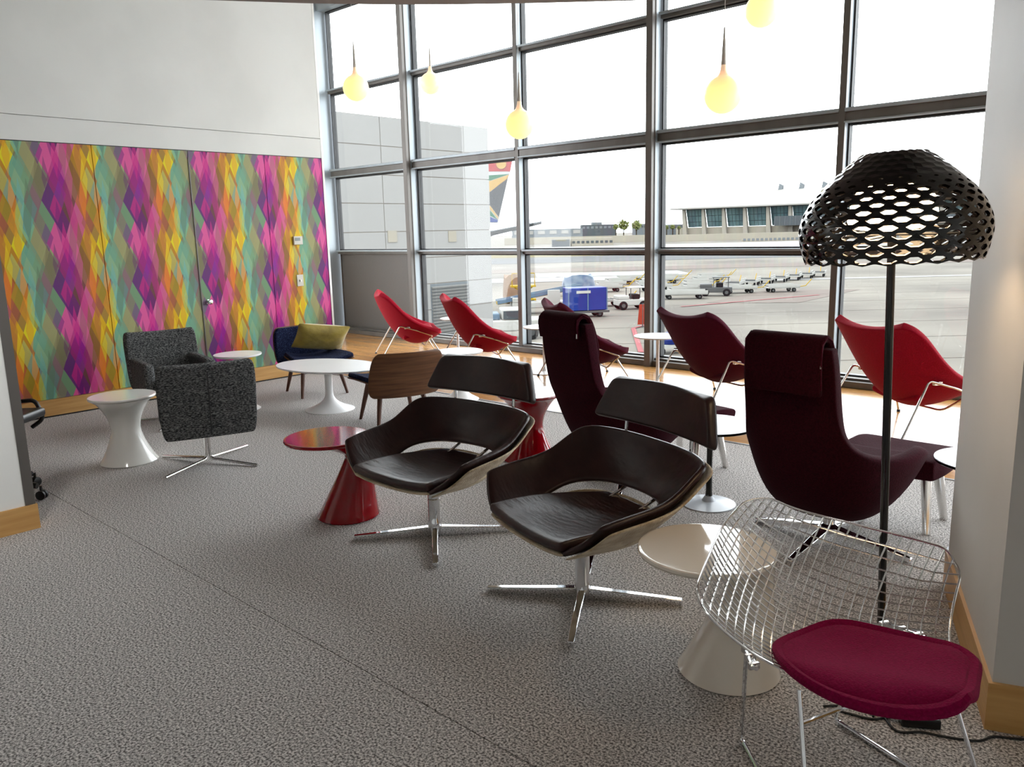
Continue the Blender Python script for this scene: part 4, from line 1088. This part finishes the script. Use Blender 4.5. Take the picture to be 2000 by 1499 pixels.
# --- far terminal with leaning piers
DT0, DT1 = 470.0, 415.0
PL, PR = atdepth(1340, 446, DT0), atdepth(1960, 441, 372.)
base_z = PL.z
t = thing('airport_terminal', 'distant white terminal with sweeping roof, leaning piers and glass bays', 'building', (PL.x, PL.y, base_z))
axis = Vector((PR.x - PL.x, PR.y - PL.y, 0)); LT = axis.length; axis.normalize(); nrm = Vector((axis.y, -axis.x, 0))
if nrm.dot(EYE - PL) < 0: nrm = -nrm
def tl(s, out, z): q = axis * s + nrm * out; return Vector((q.x, q.y, z))
HT = 10.6
npier = 15; sp_ = 0
pxs = [1340, 1377.5, 1417, 1458, 1503, 1546, 1589, 1636, 1684, 1734, 1786, 1840, 1896, 1955]
ss = []
for x in pxs:
    d = ray(x, 440); pl = nrm; tt = (PL - EYE).dot(pl) / d.dot(pl); q = EYE + d * tt; ss.append((q - PL).dot(axis))
for i, s in enumerate(ss):
    w0, w1 = 1.5, .75
    a = [tl(s - w0, .6, -9), tl(s + w0, .6, -9), tl(s + w0, -2, -9), tl(s - w0, -2, -9), tl(s - w1, 4.0, HT), tl(s + w1, 4.0, HT), tl(s + w1, 2.0, HT), tl(s - w1, 2.0, HT)]
    G().add(a, [(0, 1, 5, 4), (1, 2, 6, 5), (2, 3, 7, 6), (3, 0, 4, 7), (4, 5, 6, 7), (3, 2, 1, 0)]).obj('pier', 'terminal_pier', t, smooth=False)
    if i < len(ss) - 1:
        b = ss[i + 1]
        bay = G().add([tl(s + 1.2, -.8, .4), tl(b - 1.2, -.8, .4), tl(b - .6, 1.6, HT), tl(s + .6, 1.6, HT)], [(0, 1, 2, 3)]).obj('glass_bay', 'terminal_glass', t, smooth=False)
        g = G()
        for k in range(1, 6):
            u = s + (b - s) * k / 6; g.tube([tl(u, -.75, .4), tl(u, 1.66, HT)], .09, 4)
        for zz in (3.4, 6.8): g.tube([tl(s + 1, -.75 + 2.4 * zz / HT, zz), tl(b - 1, -.75 + 2.4 * zz / HT, zz)], .10, 4)
        g.obj('mullions', 'frame_dark', bay, smooth=False)
prof = [(7.5, HT + .2), (7.5, HT + .9), (2, HT + 1.1), (-12, HT + 1.6), (-30, HT + 4.5), (-46, HT + 11), (-47, HT + 10), (-30, HT + 3.4), (-12, HT + .2), (2, HT)]
s0, s1 = ss[0] - 7, ss[-1] + 8
k = len(prof)
G().add([tl(s0, a, z) for a, z in prof] + [tl(s1, a, z) for a, z in prof], [tuple(range(k)), tuple(range(2 * k - 1, k - 1, -1))] + [(i, (i + 1) % k, k + (i + 1) % k, k + i) for i in range(k)]).obj('roof', 'terminal_white', t, smooth=False)
for s in [x + 1 for x in ss[2:7]]:
    u = s + 13
    G().add([tl(u - 1.2, -44.5, HT + 8), tl(u + 1.2, -44.5, HT + 8), tl(u + 1.6, -46, HT + 13.2), tl(u - .6, -46, HT + 14.4), tl(u - 1.2, -48, HT + 8), tl(u + 1.2, -48, HT + 8), tl(u + 1.6, -48, HT + 13.2), tl(u - .6, -48, HT + 14.4)],
            [(0, 1, 2, 3), (7, 6, 5, 4), (0, 4, 5, 1), (1, 5, 6, 2), (2, 6, 7, 3), (3, 7, 4, 0)]).obj('rear_pylon_tip', 'bld_grey', t, smooth=False)
G().add([tl(s0, -1, -9), tl(s1, -1, -9), tl(s1, -50, -9), tl(s0, -50, -9), tl(s0, -1, .3), tl(s1, -1, .3), tl(s1, -50, .3), tl(s0, -50, .3)], [(0, 1, 5, 4), (1, 2, 6, 5), (2, 3, 7, 6), (3, 0, 4, 7), (4, 5, 6, 7)]).obj('podium', 'bld_tan', t, smooth=False)
# low concourse pavilion in front
a = ss[4] + 6
pv = G().add([tl(a, 9, .2), tl(s1, 9, .2), tl(s1, 2, .2), tl(a, 2, .2), tl(a, 9, 5.2), tl(s1, 9, 5.2), tl(s1, 2, 5.2), tl(a, 2, 5.2)], [(0, 1, 5, 4), (1, 2, 6, 5), (2, 3, 7, 6), (3, 0, 4, 7), (4, 5, 6, 7)]).obj('pavilion', 'bld_dark', t, smooth=False)
g = G()
for k in range(40): u = a + (s1 - a) * k / 40; g.tube([tl(u, 9.05, .2), tl(u, 9.05, 5.2)], .10, 4)
g.obj('pavilion_mullions', 'bld_grey', pv, smooth=False)

# --- other far structures: (px box) at a depth; stands on ground
def block(name, label, x0, y0, x1, y1, dep, m, cat='building', depth=12, floor=None, win=None, group=None):
    p = atdepth((x0 + x1) / 2, y1, dep); a = atdepth(x0, y1, dep); b = atdepth(x1, y1, dep); h = abs(atdepth(x0, y0, dep).z - a.z)
    wd = (b - a).length; zb = min(a.z, b.z)
    t = thing(name, label, cat, (p.x, p.y, ZG), None, group)
    d = math.degrees(math.atan2(RTH.y, RTH.x)); mm = Rz(d)
    body = G().box((-wd / 2, 0, 0), (wd / 2, depth, zb - ZG + h), mm).obj('body', m, t, smooth=False)
    if win:
        n_, wz, wh, wm = win
        for k in range(n_):
            xx = -wd / 2 + wd * (k + .5) / n_
            G().box((xx - wd / n_ * .3, -.15, zb - ZG + h * wz), (xx + wd / n_ * .3, .05, zb - ZG + h * (wz + wh)), mm).obj('window', wm, body, smooth=False)
    return t
block('far_hangar', 'long grey distant hangar with a row of pale doors', 1000, 446, 1138, 461, 430, 'bld_grey', win=(6, .35, .45, 'terminal_white'))
block('far_garage', 'low dark distant garage building beside the trees', 1136, 438, 1203, 449, 520, 'bld_dark', win=(8, .3, .4, 'bld_grey'))
block('far_roof_unit', 'small grey rooftop plant room on the distant garage', 1158, 434, 1176, 440, 521, 'bld_grey')
block('far_garage', 'low grey distant building right of the trees', 1240, 437, 1262, 448, 520, 'bld_grey', win=(4, .3, .4, 'bld_dark'))
block('far_depot', 'low distant depot left of the terminal', 1298, 438, 1338, 448, 505, 'bld_grey', win=(5, .3, .4, 'bld_dark'))
block('retaining_wall', 'long pale distant retaining wall below the hangar', 985, 458, 1300, 467, 400, 'bld_tan', 'wall', 3)
block('service_building', 'low tan distant service building with small dark windows', 1116, 464, 1198, 479, 330, 'bld_tan', depth=8, win=(9, .35, .3, 'bld_dark'))
block('tunnel_portal', 'dark distant tunnel portal with a greenish lintel', 1079, 468, 1113, 480, 328, 'bld_dark', 'tunnel', 6, win=(1, .8, .2, 'grass'))
block('retaining_wall', 'pale distant ramp wall below the terminal', 1300, 452, 1600, 466, 380, 'bld_tan', 'wall', 3)
block('retaining_wall', 'tan sloping distant ramp wall with a fence on top', 1450, 455, 1960, 470, 340, 'bld_tan', 'wall', 2, win=(60, .78, .3, 'bld_grey'))
def tree(px_, yb, yt, dep, label):
    b = atdepth(px_, yb, dep); h = (atdepth(px_, yt, dep) - b).length
    t = thing('far_tree', label, 'tree', (b.x, b.y, ZG), None, 'distant trees')
    zb = b.z - ZG
    G().tube([(0, 0, 0), (0, 0, zb + h * .4)], .3, 6).obj('trunk', 'trunk', t)
    g = G(); rnd = random.Random(px_)
    for k in range(170):
        th = rnd.uniform(0, 2 * PI); ph = rnd.uniform(-1, 1); r = rnd.uniform(.55, 1.0)
        c = Vector((math.cos(th) * math.sqrt(1 - ph * ph) * r * h * .5, math.sin(th) * math.sqrt(1 - ph * ph) * r * h * .5, zb + h * .45 + ph * r * h * .5))
        s_ = h * .13; v = [c + Vector((rnd.uniform(-1, 1), rnd.uniform(-1, 1), rnd.uniform(-1, 1))) * s_ * 1.3 for _ in range(4)]
        g.add(v, [(0, 1, 2), (0, 2, 3), (0, 3, 1), (1, 3, 2)])
    g.obj('crown', 'tree_green', t, smooth=False)
for x, yb, yt in ((1203, 448, 437), (1218, 448, 428), (1243, 448, 431), (1302, 448, 440), (1314, 448, 439), (1326, 448, 441)):
    tree(x, yb, yt, (440, 462)[(x // 3) % 2], 'small olive-green distant tree by the terminal road')

# ------------------------------------------------------------------ ground vehicles
def veh(name, label, cat, px_, py_, ang, group=None):
    p = fl(px_, py_, ZG); t = thing(name, label, cat, (p.x, p.y, ZG), None, group)
    t.rotation_euler = (0, 0, math.atan2(RTH.y, RTH.x) + math.radians(ang)); return t
def wheel(t, x, y, r, w=.22):
    g = G().lathe([(r * .6, -w / 2), (r, -w / 2 + .03), (r, w / 2 - .03), (r * .6, w / 2)], 18)
    m = T_(x, y, r) @ Matrix.Rotation(PI / 2, 4, 'X'); o = G().add([m @ Vector(v) for v in g.v], g.f).obj('wheel', 'rubber', t)
    h = G().lathe([(r * .45, -w / 2 - .02), (r * .45, w / 2 + .02)], 12); G().add([m @ Vector(v) for v in h.v], h.f).obj('hub', 'gse_grey', o, smooth=False)
def tug(label, px_, py_, ang, sc=1., m='gse_white'):
    t = veh('baggage_tug', label, 'tug', px_, py_, ang)
    L = 2.6 * sc
    G().box((-L / 2, -.7, .35), (L / 2, .7, .85)).box((-L / 2, -.65, .85), (-L * .12, .65, 1.15)).obj('body', m, t, bevel=.06)
    G().box((L * .0, -.6, .85), (L * .22, .6, 1.25)).obj('seat', 'rubber', t, bevel=.05)
    g = G()
    for x in (-.08 * L, .38 * L):
        for y in (-.6, .6): g.tube([(x, y, .85), (x, y, 1.75)], .035, 6)
    g.obj('cab_posts', 'gse_grey', t); G().box((-.12 * L, -.66, 1.75), (.42 * L, .66, 1.82)).obj('canopy', m, t, bevel=.02)
    for x in (-.33 * L, .33 * L):
        for y in (-.66, .66): wheel(t, x, y, .36)
    return t
def dolly(label, px_, py_, ang, ln=3.2, side=.26, deck='gse_white', bar=True, load=None, group='empty baggage dollies'):
    t = veh('cargo_dolly', label, 'dolly', px_, py_, ang, group)
    G().box((-ln / 2, -.8, .42), (ln / 2, .8, .55)).obj('deck', deck, t, bevel=.03)
    g = G()
    for k in range(6): x = -ln / 2 + ln * (k + .5) / 6; g.tube([(x, -.72, .58), (x, .72, .58)], .05, 6)
    g.obj('rollers', 'gse_grey', t)
    for y in (-.8, .8): G().box((-ln / 2, y - .03, .52), (ln / 2, y + .03, .52 + side)).obj('side_board', deck, t, smooth=False)
    if bar: G().tube([(ln / 2, 0, .45), (ln / 2 + .9, 0, .55), (ln / 2 + 1.5, 0, 1.2)], .045, 6).obj('tow_bar', 'gse_yellow', t)
    for x in (-ln * .33, ln * .33):
        for y in (-.6, .6): wheel(t, x, y, .22, .16)
    return t
# rows of dollies
rnd = random.Random(3)
lab = 'empty white roller dolly in the parked rows on the apron'
for f, rs_, a in ((79, (17.5, 22.6, 27.2), 6), (84.5, (10.4, 15.2, 20.2), 8), (90, (11.4, 16.2, 21.2), 6), (95.5, (13.2, 18.4, 23.4), 8), (101, (15.0, 20.2, 25.4), 5)):
    for r in rs_:
        q = P2(r + rnd.uniform(-.3, .3), f + rnd.uniform(-.4, .4)); t = dolly(lab, 1200, 570, a + rnd.uniform(-3, 3)); t.location = (q.x, q.y, ZG)
for k in range(7):
    q = P2(24.2 + k * 2.5, 86 + k * 2.6); t = dolly(lab, 1200, 570, 62 + rnd.uniform(-3, 3), 2.6); t.location = (q.x, q.y, ZG)
dolly('long empty white dolly with yellow tow bar in front of the parked rows', 1335, 584, 176, 4.2, .3, group=None)
dolly('flat white dolly beside the blue container', 1186, 598, 14, 2.4, .12, group=None)
tug('white open baggage tug beside the blue container', 1232, 604, 10, 1.0)
tug('white and grey baggage tug with large wheels ahead of the dolly rows', 1398, 578, -14, 1.15, 'gse_grey')
# blue container on a dolly
t = veh('blue_container', 'blue cargo container with tarpaulin sides on a dolly', 'container', 1142, 619, 12)
b = G().box((-1.5, -.85, .55), (1.5, .85, 2.25)).obj('box', 'gse_blue', t, bevel=.05)
for x in (-1.5, 0, 1.5): G().box((x - .04, -.88, .55), (x + .04, -.85, 2.25)).obj('rib', 'gse_lightblue', b, smooth=False)
G().box((-.9, -.90, 1.85), (.2, -.88, 2.05)).obj('lettering_panel', 'gse_white', b, smooth=False)
G().box((-1.6, -.85, .36), (1.7, .85, .52)).obj('deck', 'gse_grey', t, smooth=False)
for x in (-1, 1):
    for y in (-.6, .6): wheel(t, x, y, .26, .18)
# wrapped pallets
for (x, y, w, h, l, m) in ((1130, 578, 3.4, 1.5, 'clear-wrapped cargo pallet behind the blue container', 'plastic_wrap'), (1003, 592, 1.9, 2.0, 'tall brown wrapped cargo stack behind the slim mullion', 'brown_box')):
    t = veh('wrapped_pallet', l, 'pallet', x, y, 6)
    rows = []
    for v in (0, .1, .5, .85, 1):
        rows.append([((math.cos(q) * abs(math.cos(q)) ** -.5 if abs(math.cos(q)) > 1e-3 else 0) * w / 2 * (1 - .15 * v * v), (math.sin(q) * abs(math.sin(q)) ** -.5 if abs(math.sin(q)) > 1e-3 else 0) * .9 * (1 - .15 * v * v), .5 + h * v * (1 + .1 * math.sin(3 * q))) for q in [2 * PI * k / 20 for k in range(20)]])
    vs = [p for r in rows for p in r]; fs = [(i * 20 + j, i * 20 + (j + 1) % 20, (i + 1) * 20 + (j + 1) % 20, (i + 1) * 20 + j) for i in range(4) for j in range(20)] + [tuple(80 + j for j in range(20)), tuple(reversed(range(20)))]
    G().add(vs, fs).obj('wrapped_load', m, t)
    G().box((-w / 2 - .1, -.95, .36), (w / 2 + .1, .95, .5)).obj('deck', 'gse_white', t, smooth=False)
    for xx in (-w * .3, w * .3):
        for yy in (-.6, .6): wheel(t, xx, yy, .2, .15)
# belt loaders
def loader(label, px_, py_, ang, belt):
    t = veh('belt_loader', label, 'belt loader', px_, py_, ang)
    G().box((-2.2, -.8, .5), (2.2, .8, .95)).box((-2.2, -.8, .95), (-.9, .8, 1.35)).obj('chassis', 'gse_white', t, bevel=.05)
    m = T_(0, .0, 1.35) @ Matrix.Rotation(math.radians(-9), 4, 'Y')
    G().box((-3.4, -.45, 0), (3.4, .45, .22), m).obj('conveyor', belt, t, smooth=False)
    G().box((-3.4, -.55, .05), (3.4, -.45, .38), m).box((-3.4, .45, .05), (3.4, .55, .38), m).obj('side_rail', 'gse_lightblue', t, smooth=False)
    G().box((.6, -.95, .5), (1.6, -.82, 1.9)).obj('cab', 'gse_white', t, bevel=.04)
    for x in (-1.4, 1.4):
        for y in (-.7, .7): wheel(t, x, y, .42)
    return t
loader('white belt loader with yellow and blue conveyor left of the blue container', 1052, 612, 8, 'gse_yellow')
# crane-like yellow post vehicle
t = veh('scissor_lift', 'yellow scissor lift behind the slim window mullion', 'lift', 1022, 598, 5)
G().box((-1.1, -.6, .3), (1.1, .6, .7)).obj('chassis', 'gse_yellow', t, bevel=.04)
g = G()
for s in (-1, 1): g.tube([(-s * .8, -.45, .7), (s * .8, -.45, 1.7)], .06, 6).tube([(-s * .8, .45, .7), (s * .8, .45, 1.7)], .06, 6)
g.obj('scissor_arms', 'gse_yellow', t)
G().box((-1.1, -.6, 1.7), (1.1, .6, 1.85)).tube([(-1, -.55, 1.85), (-1, -.55, 2.9), (1, -.55, 2.9), (1, -.55, 1.85)], .05, 6).obj('platform', 'gse_yellow', t, smooth=False)
for x in (-.8, .8):
    for y in (-.55, .55): wheel(t, x, y, .28)
# pickup in the lower left of the glazing
t = veh('service_truck', 'white service truck with blue load parked beside the grey block', 'truck', 985, 662, 6)
G().box((-2.6, -.95, .55), (2.6, .95, 1.25)).box((-.2, -.9, 1.25), (1.2, .9, 1.9)).obj('body', 'gse_white', t, bevel=.10, seg=3)
G().box((-.1, -.96, 1.3), (1.05, -.9, 1.8)).obj('side_window', 'frame_dark', t, smooth=False)
G().box((-2.4, -.8, 1.25), (-.3, .8, 1.65)).obj('load', 'gse_lightblue', t, bevel=.08)
for x in (-1.6, 1.6):
    for y in (-.88, .88): wheel(t, x, y, .45)
# red banner cone and blue bag cart close below the glass
t = veh('marker_flag', 'orange-red marker flag hanging beside the heavy mullion', 'flag', 1255, 640, 0)
G().tube([(0, 0, 0), (0, 0, 1.6)], .04, 8).obj('pole', 'gse_grey', t)
G().prism([(-.22, 1.55), (.22, 1.55), (.34, .2), (-.34, .2)], -.03, .03, Matrix.Rotation(PI / 2, 4, 'X')).obj('cloth', 'orange_red', t, smooth=False)
t = veh('blue_bag_cart', 'small white cart with a blue bag behind the burgundy chair', 'cart', 1308, 690, 15)
G().box((-1.0, -.6, .35), (1.0, .6, .5)).obj('deck', 'gse_white', t, smooth=False)
G().lathe([(.05, .5), (.5, .52), (.6, .75), (.48, 1.02), (.15, 1.12)], 16).obj('bag', 'gse_blue', t)
for x in (-.7, .7):
    for y in (-.5, .5): wheel(t, x, y, .2, .14)
